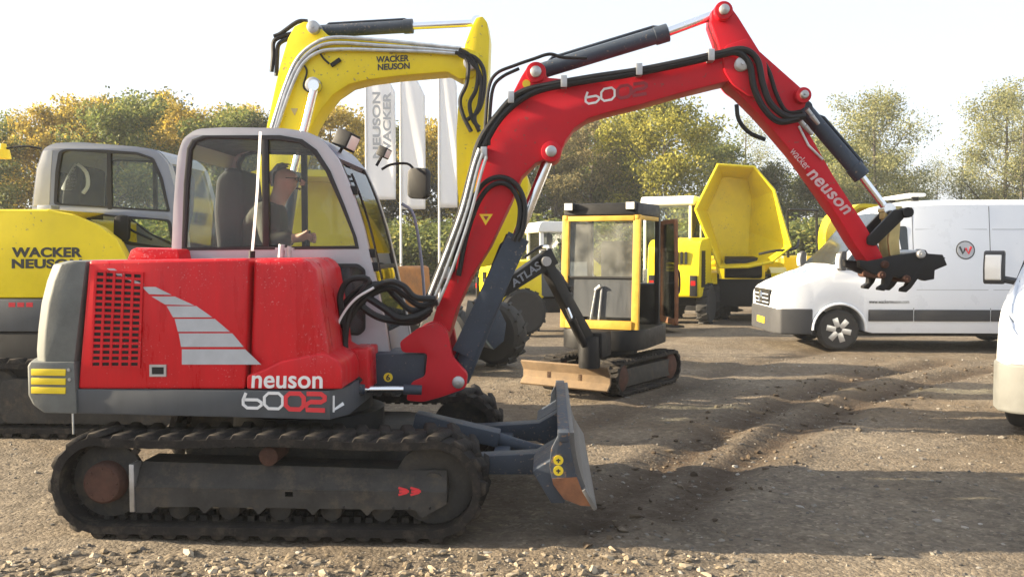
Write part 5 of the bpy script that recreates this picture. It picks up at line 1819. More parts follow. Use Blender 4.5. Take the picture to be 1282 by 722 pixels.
# ------------------------------------------------------------------ wheels, loaders, dumper
def wheel(root, x, y0, y1, zc, r, rim='rim', spokes=0, lug=0):
    m = MB()
    w = y1 - y0
    m.lathe_y(x, zc, [(r * 0.62, y0 + w * 0.05), (r * 0.86, y0), (r * 0.97, y0 + w * 0.12), (r, y0 + w * 0.3), (r, y0 + w * 0.7), (r * 0.97, y0 + w * 0.88), (r * 0.86, y1), (r * 0.62, y1 - w * 0.05)], 32)
    if lug:
        for k in range(lug):
            a = 2 * math.pi * k / lug
            for ya, yb, da in ((y0 + 0.01, (y0 + y1) / 2, 0), ((y0 + y1) / 2, y1 - 0.01, math.pi / lug)):
                m.bar((x + r * math.cos(a + da), ya, zc + r * math.sin(a + da)), (x + r * math.cos(a + da + 0.12), yb, zc + r * math.sin(a + da + 0.12)), 0.07 * r, 0.09 * r)
    ty = m.build('wheel', M_['tyre'], root)
    m = MB()
    for s, yy in ((-1, y0), (1, y1)):
        yi = yy - s * w * 0.06
        m.lathe_y(x, zc, [(r * 0.64, yi), (r * 0.60, yi - s * w * 0.02), (r * 0.56, yi - s * w * 0.12), (r * 0.2, yi - s * w * 0.1), (r * 0.17, yi - s * w * 0.02), (r * 0.05, yi - s * 0.0)], 28)
    m.build('rim', M_[rim], ty)
    if spokes:
        for s, yy in ((-1, y0), (1, y1)):
            for k in range(spokes):
                a = 2 * math.pi * k / spokes + 0.2
                m = MB()
                yi = yy - s * w * 0.055
                ca, sa = math.cos(a), math.sin(a)
                pw = r * 0.125
                P = [(x + ca * r * 0.14 - sa * pw, zc + sa * r * 0.14 + ca * pw), (x + ca * r * 0.60 - sa * pw * 1.1, zc + sa * r * 0.60 + ca * pw * 1.1),
                     (x + ca * r * 0.60 + sa * pw * 1.1, zc + sa * r * 0.60 - ca * pw * 1.1), (x + ca * r * 0.14 + sa * pw, zc + sa * r * 0.14 - ca * pw)]
                m.prism(P, yi - s * w * 0.05, yi + s * 0.004)
                m.build('spoke', M_[rim], ty, bevel=0.004)
        m = MB()
        m.lathe_y(x, zc, [(r * 0.56, y0 + w * 0.30), (r * 0.56, y0 + w * 0.31)], 24)
        m.build('wheel_inside', M_['black'], ty)
    return ty


def lift(root, paint):
    # lift arms and bucket
    for y in (-0.46, 0.36):
        MB().prism([(0.55, 1.35), (0.75, 1.5), (1.55, 0.85), (1.95, 0.35), (1.85, 0.25), (1.45, 0.65)], y, y + 0.10).build('lift_arm', M_[paint], root, bevel=0.01)
    MB().prism([(1.85, 0.12), (2.6, 0.10), (2.6, 0.14), (2.0, 0.2), (1.98, 0.6), (2.2, 0.78), (2.15, 0.82), (1.85, 0.62)], -0.75, 0.75).build('bucket', M_['black'], root, bevel=0.01)


def loader(root, paint, cabm, tall=1.0, cab=True, cdy=0.0):
    """compact wheel loader, front is +x"""
    for x in (-0.75, 0.95):
        for y in (-0.72, 0.44):
            wheel(root, x, y, y + 0.28, 0.46, 0.46, 'rim', 0, 14)
    MB().box(-0.95, 1.15, -0.40, 0.40, 0.42, 0.72).build('chassis', M_['black'], root, bevel=0.03)
    P = fillet([(-1.42, 0.62), (-1.46, 1.0), (-1.40, 1.62 * tall), (-1.20, 1.74 * tall), (-0.35, 1.80 * tall), (-0.30, 0.72)], 0.08)
    m = MB(); m.prism(P, -0.60, 0.60); bd = m.build('engine_cover', M_[paint], root, bevel=0.05, seg=3)
    for s in (-1, 1):
        MB().box(-1.28, -0.95, s * 0.60 - 0.006, s * 0.60 + 0.008, 0.85, 1.52 * tall).build('side_grille', M_['black'], bd)
        m = MB()
        for k in range(9):
            m.box(-1.28, -0.95, s * 0.60 + min(0, s * 0.018), s * 0.60 + max(0, s * 0.018), 0.88 + k * 0.07, 0.90 + k * 0.07)
        o = m.build('grille_slats', M_['black'], bd); o['kind'] = 'stuff'
    for yy in (-0.32, -0.22, -0.12):
        MB().box(-1.47, -1.43, yy, yy + 0.05, 1.25 * tall, 1.5 * tall).build('rear_slot', M_['black'], bd)
    for yy in (-0.55, 0.40):
        m = MB(); m.box(-1.50, -1.40, yy, yy + 0.16, 0.66, 1.12); lb = m.build('tail_box', M_['black'], bd, bevel=0.01)
        MB().box(-1.506, -1.498, yy + 0.03, yy + 0.13, 0.90, 1.0).build('tail_light', M_['redlens'], lb)
    if not cab:
        return
    lift(root, paint)
    # cab
    c0, c1, ct = -0.40, 0.62, 2.62 * tall
    zb = 0.95
    for x in (c0 + 0.04, c1 - 0.04):
        for y in (cdy - 0.58, cdy + 0.52):
            MB().box(x - 0.04, x + 0.04, y, y + 0.06, zb, ct - 0.1).build('cab_post', M_[cabm], root, bevel=0.01)
    MB().box(c0, c1, cdy - 0.60, cdy + 0.60, zb - 0.2, zb + 0.3).build('cab_base', M_[cabm if cabm != 'whitecab' else 'skirt'], root, bevel=0.03)
    MB().prism(fillet([(c0 - 0.08, ct - 0.14), (c1 + 0.08, ct - 0.14), (c1 + 0.02, ct + 0.06), (c0 + 0.0, ct + 0.08)], 0.08), cdy - 0.64, cdy + 0.64).build('cab_roof', M_[cabm], root, bevel=0.05, seg=3)
    MB().box(c0 + 0.03, c0 + 0.036, cdy - 0.52, cdy + 0.52, zb + 0.3, ct - 0.14).build('rear_pane', M_['glass_clear'], root)
    MB().box(c1 - 0.036, c1 - 0.03, cdy - 0.52, cdy + 0.52, zb + 0.3, ct - 0.14).build('front_pane', M_['glass_clear'], root)
    for y in (cdy - 0.57, cdy + 0.56):
        MB().box(c0 + 0.08, c1 - 0.08, y, y + 0.006, zb + 0.3, ct - 0.14).build('side_pane', M_['glass_clear'], root)
    MB().prism(fillet([(-0.2, 1.2), (-0.08, 1.2), (-0.04, 2.0), (-0.16, 2.05)], 0.05), cdy - 0.22, cdy + 0.22).build('seat', M_['fabric'], root, bevel=0.03)

g1 = ground_pt(852, 406)
f1 = Frame((g1.x + 0.42, g1.y + 1.1, 0), math.atan2(0.90, 0.44))
ld = thing('wheel_loader', 'yellow wheel loader with white-roofed cab parked behind the worn mini excavator', 'loader', f1.M)
loader(ld, 'yellow', 'whitecab', 1.10, True, 0.45)
g2 = ground_pt(668, 420)
f2 = Frame((g2.x + 0.40, g2.y + 0.85, 0), R(12))
ld2 = thing('wheel_loader', 'small yellow wheel loader with black tyres half hidden behind the dark excavator arm', 'loader', f2.M)
loader(ld2, 'yellow', 'whitecab', 0.83)
# orange machine behind the red boom foot
g3 = at_depth(545, 300, 13.0)
f3 = Frame((g3.x - 0.2, g3.y, 0), R(-35))
ol = thing('orange_loader', 'old orange wheel loader glimpsed behind the hoses of the red excavator', 'loader', f3.M)
loader(ol, 'orange', 'orange', 0.80, False)


def dumper(root, fd, raised=True):
    """site dumper seen from its skip end; skip rim and floor worked out from where they show"""
    for x in (-1.6, 0.35):
        for y in (-0.95, 0.55):
            wheel(root, x, y, y + 0.4, 0.55, 0.55, 'rim', 0, 14)
    MB().box(-2.2, 0.7, -0.5, 0.5, 0.5, 0.95).build('chassis', M_['black'], root, bevel=0.04)
    MB().box(0.55, 0.75, -0.62, 0.62, 0.35, 1.0).build('front_frame', M_['black'], root, bevel=0.02)
    MB().prism(fillet([(0.3, 1.0), (0.8, 1.05), (0.75, 1.5), (0.3, 1.55)], 0.08), -0.42, 0.42).build('skip_mount', M_['black'], root, bevel=0.02)
    for y in (-1.0, 0.62):
        MB().strip([(-0.35, 0.95), (-0.2, 1.2), (0.35, 1.28), (0.85, 1.15), (1.0, 0.9)], y, y + 0.38, -0.04).build('mudguard', M_['yellow'], root)
    MB().prism(fillet([(-2.3, 0.7), (-1.2, 0.7), (-1.2, 1.55), (-2.2, 1.5)], 0.1), -0.7, 0.7).build('engine_cover', M_['yellow'], root, bevel=0.05)
    m = MB()
    for y in (-0.55, 0.55):
        m.tube([(-1.2, y, 1.5), (-1.25, y, 2.7), (-1.2, y, 2.75)], 0.035, 8)
    m.tube([(-1.2, -0.55, 2.75), (-1.2, 0.55, 2.75)], 0.035, 8)
    m.build('roll_bar', M_['black'], root)


gd = ground_pt(925, 404)
fd = Frame((gd.x + 0.35, gd.y + 1.2, 0), R(-100))
du = thing('dumper', 'yellow site dumper with its empty skip tipped up, open side showing', 'dumper', fd.M)
dumper(du, fd)
D0 = gd.y + 0.1
rim = [(871, 262), (899, 206), (944, 209), (969, 238), (990, 309), (966, 328), (937, 334), (901, 335)]
rdep = [0, 0.1, 0.1, -0.05, -0.35, -0.45, -0.2, 0]
flo = [(886, 264), (905, 222), (936, 224), (941, 250), (938, 290), (937, 318), (931, 326), (905, 327)]
RO = [Vector(fd.of(at_depth(p[0], p[1], D0 + d))) for p, d in zip(rim, rdep)]
FO = [Vector(fd.of(at_depth(p[0], p[1], D0 + 1.05))) for p in flo]
cR = sum(RO, Vector()) / 8
cF = sum(FO, Vector()) / 8
m = MB()
out2 = [cF + (p - cF) * 1.07 + (cF - cR).normalized() * 0.05 for p in FO]
rin = [cR + (p - cR) * 0.975 for p in RO]
n = 8
m.add(RO + rin + FO + out2, [(i, (i + 1) % n, n + (i + 1) % n, n + i) for i in range(n)] +
      [(n + i, n + (i + 1) % n, 2 * n + (i + 1) % n, 2 * n + i) for i in range(n)] + [tuple(range(2 * n, 3 * n))] +
      [(i, 3 * n + i, 3 * n + (i + 1) % n, (i + 1) % n) for i in range(n)] + [tuple(range(4 * n - 1, 3 * n - 1, -1))])
m.build('skip', M_['yellow'], du, ang=20)
ml = MB()
ml.tube([p + (p - cR).normalized() * 0.0 for p in RO] + [RO[0]], 0.035, 8)
ml.build('skip_rim', M_['yellow'], du)
MB().tube([fd.of(at_depth(950, 318, D0 - 0.2)), fd.of(at_depth(970, 314, D0 - 0.35)), fd.of(at_depth(996, 311, D0 - 0.3)), fd.of(at_depth(1000, 300, D0))], 0.03, 8, smooth=4).build('skip_hose', M_['hose'], du)
# a second dumper behind the van, only its rounded skip showing
gb = at_depth(1052, 300, 22.5)
fb = Frame((gb.x, gb.y, 0), R(-60))
du2 = thing('dumper', 'yellow dumper with rounded skip standing behind the white van', 'dumper', fb.M)
dumper(du2, fb)
ring0 = fillet([(-0.95, 1.25), (0.95, 1.25), (1.05, 2.2), (0.7, 2.75), (-0.7, 2.75), (-1.05, 2.2)], 0.35, 5)
m = MB()
m.loft([[(0.05, a * 0.85, 0.15 + b_ * 0.9) for a, b_ in ring0], [(0.35, a, b_) for a, b_ in ring0], [(1.0, a * 1.02, b_ * 1.02) for a, b_ in ring0],
        [(0.98, a * 0.95, 0.1 + b_ * 0.95) for a, b_ in ring0], [(0.4, a * 0.9, 0.2 + b_ * 0.9) for a, b_ in ring0]])
m.build('skip', M_['yellow'], du2)

# a third one behind the red cab, its skip showing through the windows
gc = at_depth(424, 300, 13.5)
fc = Frame((gc.x - 0.62, gc.y, 0), R(-75))
du3 = thing('dumper', 'yellow dumper seen through the windows of the red excavator cab', 'dumper', fc.M)
dumper(du3, fc)
m = MB()
m.loft([[(0.05, a * 0.85, 0.15 + b_ * 0.9) for a, b_ in ring0], [(0.35, a, b_) for a, b_ in ring0], [(1.0, a * 1.02, b_ * 1.02) for a, b_ in ring0],
        [(0.98, a * 0.95, 0.1 + b_ * 0.95) for a, b_ in ring0], [(0.4, a * 0.9, 0.2 + b_ * 0.9) for a, b_ in ring0]])
m.build('skip', M_['yellow'], du3)

# ------------------------------------------------------------------ vans
def van(root, white='white', bump='bumper', roof=2.52):
    """panel van: x = 0 at the front axle, forward +x, centre line y = 0"""
    WB = 3.35
    ra = 0.43
    zw = 0.345
    key = [(1.02, 0.92, 0.72, 0.66), (1.0, 1.00, 0.84, 0.74), (0.95, 1.06, 0.90, 0.78), (0.80, 1.14, 0.955, 0.82), (0.55, 1.24, 0.98, 0.86), (0.25, 1.34, 0.99, 0.88), (0.08, 1.41, 0.992, 0.89),
           (-0.25, 1.74, 0.99, 0.84), (-0.55, 2.10, 0.99, 0.80), (-0.74, 2.30, 0.99, 0.79), (-0.95, roof - 0.10, 0.995, 0.80), (-1.3, roof - 0.02, 0.995, 0.82), (-1.8, roof, 0.995, 0.83), (-4.2, roof, 0.995, 0.83), (-4.42, roof - 0.02, 0.99, 0.82), (-4.45, roof - 0.08, 0.97, 0.80)]
    kx = [k[0] for k in key][::-1]
    def at(x, i):
        return float(np.interp(x, kx, [k[i] for k in key][::-1]))
    xs_ = sorted(set([k[0] for k in key] + [c + ra * math.cos(a * math.pi / 14) for c in (0.0, -WB) for a in range(15)] + [-1.15, -1.5, -2.2, -2.8]), reverse=True)
    rings = []
    for x in xs_:
        zt, w, wt = at(x, 1), at(x, 2), at(x, 3)
        zb = 0.30
        for c in (0.0, -WB):
            if abs(x - c) < ra - 1e-6:
                zb = max(zb, zw + math.sqrt(ra * ra - (x - c) ** 2))
            elif abs(abs(x - c) - ra) < 1e-6:
                zb = max(zb, zw - 0.02)
        zs = min(zt - 0.12, max(1.28, zb + 0.2))
        zs = max(zs, zb + 0.02)
        zq = min((zb + zs) / 2 + 0.1, zs - 0.01)
        half = [(w * 0.97, zb), (w * 0.995, min(zb + 0.10, zq - 0.005)), (w, zq), (w * 0.988, zs), ((w * 0.988 + wt * 2) / 3 + 0.01, (zs + zt * 2) / 3 - 0.01), (wt + 0.02, max(zt - 0.09, zs + 0.005)), (wt - 0.06, max(zt - 0.02, zs + 0.01)), (wt * 0.5, zt + 0.015)]
        rings.append([(x, -a, b_) for a, b_ in half] + [(x, a, b_) for a, b_ in reversed(half)])
    MB().loft(rings).build('body', M_[white], root, ang=32)
    # side surface y at (x, z)
    def sy(x, z):
        zt, w, wt = at(x, 1), at(x, 2), at(x, 3)
        zs = min(zt - 0.12, 1.28)
        pts_ = [(zs, w * 0.988), ((zs + zt * 2) / 3 - 0.01, (w * 0.988 + wt * 2) / 3 + 0.01), (zt - 0.09, wt + 0.02)]
        if z < zs:
            return float(np.interp(z, [0.3, 0.8, zs], [w * 0.98, w, w * 0.988]))
        return float(np.interp(z, [p[0] for p in pts_], [p[1] for p in pts_]))
    def side_patch(name, poly, s, mt, off=0.006, th=0.012):
        """polygon (x, z) laid on the flank"""
        m = MB()
        n = len(poly)
        o_ = [(x, s * (sy(x, z) + off), z) for x, z in poly]
        i_ = [(x, s * (sy(x, z) - th), z) for x, z in poly]
        m.add(o_ + i_, [tuple(range(n)), tuple(range(2 * n - 1, n - 1, -1))] + [(i, (i + 1) % n, n + (i + 1) % n, n + i) for i in range(n)])
        return m.build(name, M_[mt], root, flat=True)
    for s in (-1, 1):
        side_patch('side_window', fillet([(0.0, 1.36), (-0.35, 1.75), (-0.62, 2.05), (-1.12, 2.08), (-1.14, 1.34), (-0.35, 1.32)], 0.06, 3), s, 'glass_van')
        for (xa_, xb_) in ((-0.47, -1.2), (-1.22, -2.45), (-2.47, -WB + ra + 0.02)):
            m = MB()
            m.box(xb_, xa_, min(s * 0.985, s * 1.014), max(s * 0.985, s * 1.014), 0.50, 0.69)
            m.build('rub_strip', M_['bumper'], root, bevel=0.008)
        m = MB()
        for x in (-1.21, -2.46):
            for z_a, z_b in ((0.36, 0.5), (0.69, 1.28), (1.28, 1.8), (1.8, roof - 0.12)):
                ya, yb = s * (sy(x, z_a) + 0.001), s * (sy(x, z_b) + 0.001)
                m.bar((x, ya, z_a), (x, yb, z_b), 0.004, 0.010)
        o = m.build('door_seam', M_['bumper'], root)
        m = MB()
        for za in (1.02, 2.02):
            for xa_, xb_ in ((-1.25, -2.42), (-2.5, -4.2)):
                m.bar((xa_, s * (sy(xa_, za) + 0.001), za), (xb_, s * (sy(xb_, za) + 0.001), za), 0.004, 0.012)
        m.build('body_crease', M_['silver'], root)
        MB().box(-1.16, -1.04, min(s * 0.99, s * 1.02), max(s * 0.99, s * 1.02), 1.08, 1.13).build('door_handle', M_['bumper'], root, bevel=0.008)
        # arch lips
        for c in (0.0, -WB):
            m = MB()
            pts_ = [(c + (ra + 0.01) * math.cos(a * math.pi / 16), s * 0.992, zw + (ra + 0.01) * math.sin(a * math.pi / 16)) for a in range(17)]
            m.tube(pts_, 0.022, 8)
            m.build('arch_lip', M_[white], root)
        # mirror
        m = MB(Matrix.Translation((0.02, s * 1.12, 1.50)) @ Matrix.Diagonal((0.8, 0.8, 0.8, 1)))
        m.prism(fillet([(-0.07, -0.20), (0.05, -0.20), (0.08, 0.0), (0.04, 0.20), (-0.07, 0.20)], 0.05), -0.11, 0.11)
        mo = m.build('wing_mirror', M_['bumper'], root, bevel=0.03, seg=3)
        m = MB(Matrix.Translation((0.02, s * 1.12, 1.50)) @ Matrix.Diagonal((0.8, 0.8, 0.8, 1)))
        m.box(-0.078, -0.068, -0.085, 0.085, -0.16, 0.16)
        m.build('mirror_glass', M_['mirror'], mo)
        m = MB(Matrix.Translation((0.02, s * 1.12, 1.50)) @ Matrix.Diagonal((0.8, 0.8, 0.8, 1)))
        m.prism(fillet([(0.035, -0.15), (0.095, -0.15), (0.11, 0.0), (0.085, 0.15), (0.03, 0.15)], 0.03), -0.085, 0.085)
        m.build('mirror_shell', M_['whitecab'], mo, bevel=0.02)
        MB().bar((0.0, s * 0.9, 1.36), (0.02, s * 1.10, 1.40), 0.05, 0.06).build('mirror_foot', M_['bumper'], mo, bevel=0.01)
        # headlamp
        m = MB()
        hl = [(0.985, 0.60, 0.78), (0.955, 0.83, 0.80), (0.72, 0.945, 1.05), (0.74, 0.86, 1.12), (0.965, 0.62, 0.98)]
        m.add([(x + 0.03, s * y, z) for x, y, z in hl] + [(x - 0.06, s * (y - 0.05), z - 0.02) for x, y, z in hl],
              [(0, 1, 2, 3, 4), (9, 8, 7, 6, 5)] + [(i, (i + 1) % 5, 5 + (i + 1) % 5, 5 + i) for i in range(5)])
        m.build('headlamp', M_['head'], root, bevel=0.015)
        for x in (0.0, -WB):
            wheel(root, x, min(s * 0.97, s * 0.75), max(s * 0.97, s * 0.75), zw, zw, 'rim', 6)
    # windscreen laid on the slope
    m = MB()
    ws = []
    for x in (0.06, -0.25, -0.55, -0.73):
        zt, wt = at(x, 1), at(x, 3)
        ws.append([(x + 0.014, wt * k * 0.93, zt + 0.020 - (0.02 if abs(k) == 1 else 0)) for k in (-1, -0.5, 0, 0.5, 1)])
    n = 5
    m.add([p for r_ in ws for p in r_], [(i * n + k, i * n + k + 1, (i + 1) * n + k + 1, (i + 1) * n + k) for i in range(3) for k in range(4)])
    m.build('windscreen', M_['glass_van'], root)
    # bumper, grille, emblem, plate
    rg_ = []
    for x, w in ((1.05, 0.60), (1.03, 0.80), (0.95, 0.92), (0.75, 0.985), (0.44, 1.0)):
        rg_.append((x, w))
    pl = [(x, -w) for x, w in reversed(rg_)] + [(x, w) for x, w in rg_]
    MB().prism_z([(0.44, -0.7)] + pl + [(0.44, 0.7)], 0.27, 0.70).build('front_bumper', M_[bump], root, bevel=0.03, seg=3)
    m = MB()
    m.prism_x(fillet([(-0.46, 0.72), (0.46, 0.72), (0.56, 1.0), (-0.56, 1.0)], 0.05), 0.95, 1.045)
    gr = m.build('grille', M_['black'], root, bevel=0.01)
    for k in range(3):
        MB().box(1.04, 1.06, -0.48, 0.48, 0.765 + 0.07 * k, 0.785 + 0.07 * k).build('grille_bar', M_['silver'], gr, bevel=0.004)
    m = MB()
    m.tube([(1.07, 0.10 * math.cos(a * math.pi / 12), 0.86 + 0.10 * math.sin(a * math.pi / 12)) for a in range(25)], 0.010, 6)
    for a in (90, 210, 330):
        m.tube([(1.07, 0, 0.86), (1.07, 0.095 * math.cos(R(a)), 0.86 + 0.095 * math.sin(R(a)))], [0.018, 0.006], 6)
    m.build('emblem', M_['chrome'], gr)
    MB().box(1.05, 1.062, -0.26, 0.26, 0.40, 0.51).build('number_plate', M_['plate'], root, bevel=0.003)
    MB().box(-4.40, 0.44, -0.85, 0.85, 0.24, 0.31).build('underbody', M_['black'], root)
    return sy


M_['glass_van'] = mat('van_glass', (0.022, 0.028, 0.034), 0.05, var=0.1)
gw = ground_pt(1050, 439)
hv = R(180 - 2.0)
lv = Vector((-math.sin(hv), math.cos(hv), 0))
fv = Frame((gw.x - lv.x * 0.97, gw.y - lv.y * 0.97, 0), hv)
v1 = thing('panel_van', 'white panel van with round emblem on its side, standing behind the quick coupler', 'van', fv.M)
sy1 = van(v1)
# beacon bar on the roof
m = MB()
m.box(-1.55, -1.25, -0.6, 0.6, 2.58, 2.64)
rb_ = m.build('beacon_bar', M_['whitecab'], v1, bevel=0.03, seg=3)
for y in (-0.5, 0.5):
    MB().box(-1.45, -1.35, y - 0.03, y + 0.03, 2.50, 2.60).build('beacon_foot', M_['black'], rb_)
ex_, ez_ = fv.loc(1209, 313, 0.95)
ye = sy1(ex_, ez_)
def disc_side(name, r, mt, off, par):
    return MB().disc_y(ex_, ez_, ye - 0.02, ye + off, r, 28).build(name, M_[mt], par, flat=True)
em = disc_side('side_emblem', 0.155, 'black_d', 0.004, v1)
disc_side('emblem_face', 0.135, 'silver', 0.008, em)
m = MB()
k = 0.095
L_ = [(ex_ + k, ez_ + k * 0.6), (ex_ + k * 0.5, ez_ - k * 0.6), (ex_, ez_ + k * 0.35)]
stroke(m, L_, 0.036, ye + 0.004, ye + 0.013)
m.build('emblem_letter', M_['black_d'], em, flat=True)
m = MB()
L_ = [(ex_, ez_ + k * 0.35), (ex_ - k * 0.5, ez_ - k * 0.6), (ex_ - k, ez_ + k * 0.6)]
stroke(m, L_, 0.036, ye + 0.0045, ye + 0.014)
m.build('emblem_letter', M_['red_d'], em, flat=True)
for o_ in [em] + list(em.children):
    for v_ in o_.data.vertices:
        v_.co.y += sy1(v_.co.x, v_.co.z) - ye
tx0, tz0 = fv.loc(1088, 375, 0.99)
tx1, tz1 = fv.loc(1138, 380, 0.99)
ys_ = sy1((tx0 + tx1) / 2, tz0) + 0.004
text_quad('door_lettering', 'www.wackerneuson.com', [(tx0, ys_, tz0), (tx1, ys_, tz0), (tx1, ys_, tz1), (tx0, ys_, tz1)], (0, 1, 0), M_['black_d'], v1, bold=0.0, proud=0.003)
# faint blue lettering on the bonnet
text_quad('bonnet_lettering', 'NEUSON', [(0.36, -0.45, 1.322), (0.36, 0.45, 1.322), (0.54, 0.45, 1.263), (0.54, -0.45, 1.263)], (0.3, 0, 0.95), M_['blue_d'], v1, bold=0.02, proud=0.006)

g5 = ground_pt(1272, 531)
hv2 = R(180 + 52)
lv2 = Vector((-math.sin(hv2), math.cos(hv2), 0))
fwd2 = Vector((math.cos(hv2), math.sin(hv2), 0))
o5 = Vector((g5.x, g5.y, 0)) + lv2 * 0.97 + Vector((-0.07, 0, 0))
fv2 = Frame(tuple(o5), hv2)
v2 = thing('panel_van', 'white van with grey bumper of which only the nose and wing mirror show', 'van', fv2.M)
van(v2, 'white', 'beige', 2.35)

# ------------------------------------------------------------------ flags
def flag(xpx, wpx, ytop, ybot, Y, label, lines):
    o0 = at_depth(xpx, 300, Y)
    ff = Frame((o0.x, o0.y, 0), 0)
    f_ = thing('beach_flag', label, 'flag', ff.M, None)
    wz = wpx / FPX * Y
    zt, zb = at_depth(xpx, ytop, Y).z, at_depth(xpx, ybot, Y).z
    MB().tube([(0, 0, 0), (0, 0, zt)], [0.035, 0.02], 10).build('pole', M_['whitecab'], f_)
    MB().box(-0.3, 0.3, -0.3, 0.3, 0.0, 0.04).build('foot_plate', M_['black'], f_, bevel=0.01)
    nx_, nz_ = 8, 26
    vs, fs = [], []
    for j in range(nz_ + 1):
        for i in range(nx_ + 1):
            u, v = i / nx_, j / nz_
            top = 1 - 0.12 * u ** 2
            x = 0.02 + wz * u
            z = zb + (zt * top - zb) * v if v > 0.5 else zb + (zt - zb) * v - (zt - zt * top) * v
            y = 0.05 * math.sin(u * 5 + v * 7) * u
            vs.append((x, y, z))
    fs = [(j * (nx_ + 1) + i, j * (nx_ + 1) + i + 1, (j + 1) * (nx_ + 1) + i + 1, (j + 1) * (nx_ + 1) + i) for j in range(nz_) for i in range(nx_)]
    c = MB(); c.add(vs, fs)
    cl = c.build('cloth', M_['flag'], f_)
    md = cl.modifiers.new('thickness', 'SOLIDIFY')
    md.thickness = 0.006
    for (txt, u0, u1, v0, v1, mt) in lines:
        xa_, xb_ = 0.02 + wz * u0, 0.02 + wz * u1
        za, zb2 = zb + (zt - zb) * v0, zb + (zt - zb) * v1
        # reads upwards
        text_quad('flag_lettering', txt, [(xa_, -0.075, za), (xa_, -0.075, zb2), (xb_, -0.075, zb2), (xb_, -0.075, za)], (0, -1, 0), M_[mt], cl, bold=0.03)
flag(459, 36, 78, 250, 24.0, 'white banner flag with vertical grey lettering behind the red cab', [('NEUSON', 0.22, 0.50, 0.30, 0.78, 'cabgrey'), ('WACKER', 0.58, 0.86, 0.30, 0.78, 'cabgrey')])
flag(502, 30, 84, 262, 25.0, 'plain white banner flag beside the lettered one', [])
flag(550, 22, 70, 260, 24.5, 'narrow white banner flag next to the hanging yellow arm', [])

# ------------------------------------------------------------------ trees
BARK = mat('bark', (0.085, 0.070, 0.055), 0.9, var=0.3, scale=8, bump=0.5)
LEAF = {
    'green': island_mat('leaf_green', [(0, (0.080, 0.110, 0.032)), (0.5, (0.145, 0.180, 0.050)), (0.85, (0.23, 0.24, 0.06)), (1, (0.34, 0.30, 0.07))], 0.6, 0.45),
    'dark': island_mat('leaf_dark', [(0, (0.050, 0.065, 0.026)), (0.6, (0.090, 0.105, 0.040)), (1, (0.17, 0.16, 0.055))], 0.6, 0.4),
    'gold': island_mat('leaf_gold', [(0, (0.20, 0.18, 0.045)), (0.5, (0.40, 0.30, 0.055)), (1, (0.56, 0.40, 0.06))], 0.6, 0.45),
    'lime': island_mat('leaf_lime', [(0, (0.15, 0.165, 0.035)), (0.5, (0.30, 0.29, 0.05)), (1, (0.46, 0.40, 0.07))], 0.6, 0.45),
    'brown': island_mat('leaf_brown', [(0, (0.11, 0.105, 0.05)), (0.5, (0.20, 0.175, 0.08)), (1, (0.31, 0.24, 0.10))], 0.7, 0.4),
    'pale': island_mat('leaf_pale', [(0, (0.14, 0.16, 0.08)), (0.5, (0.24, 0.25, 0.11)), (1, (0.36, 0.33, 0.14))], 0.6, 0.45),
}


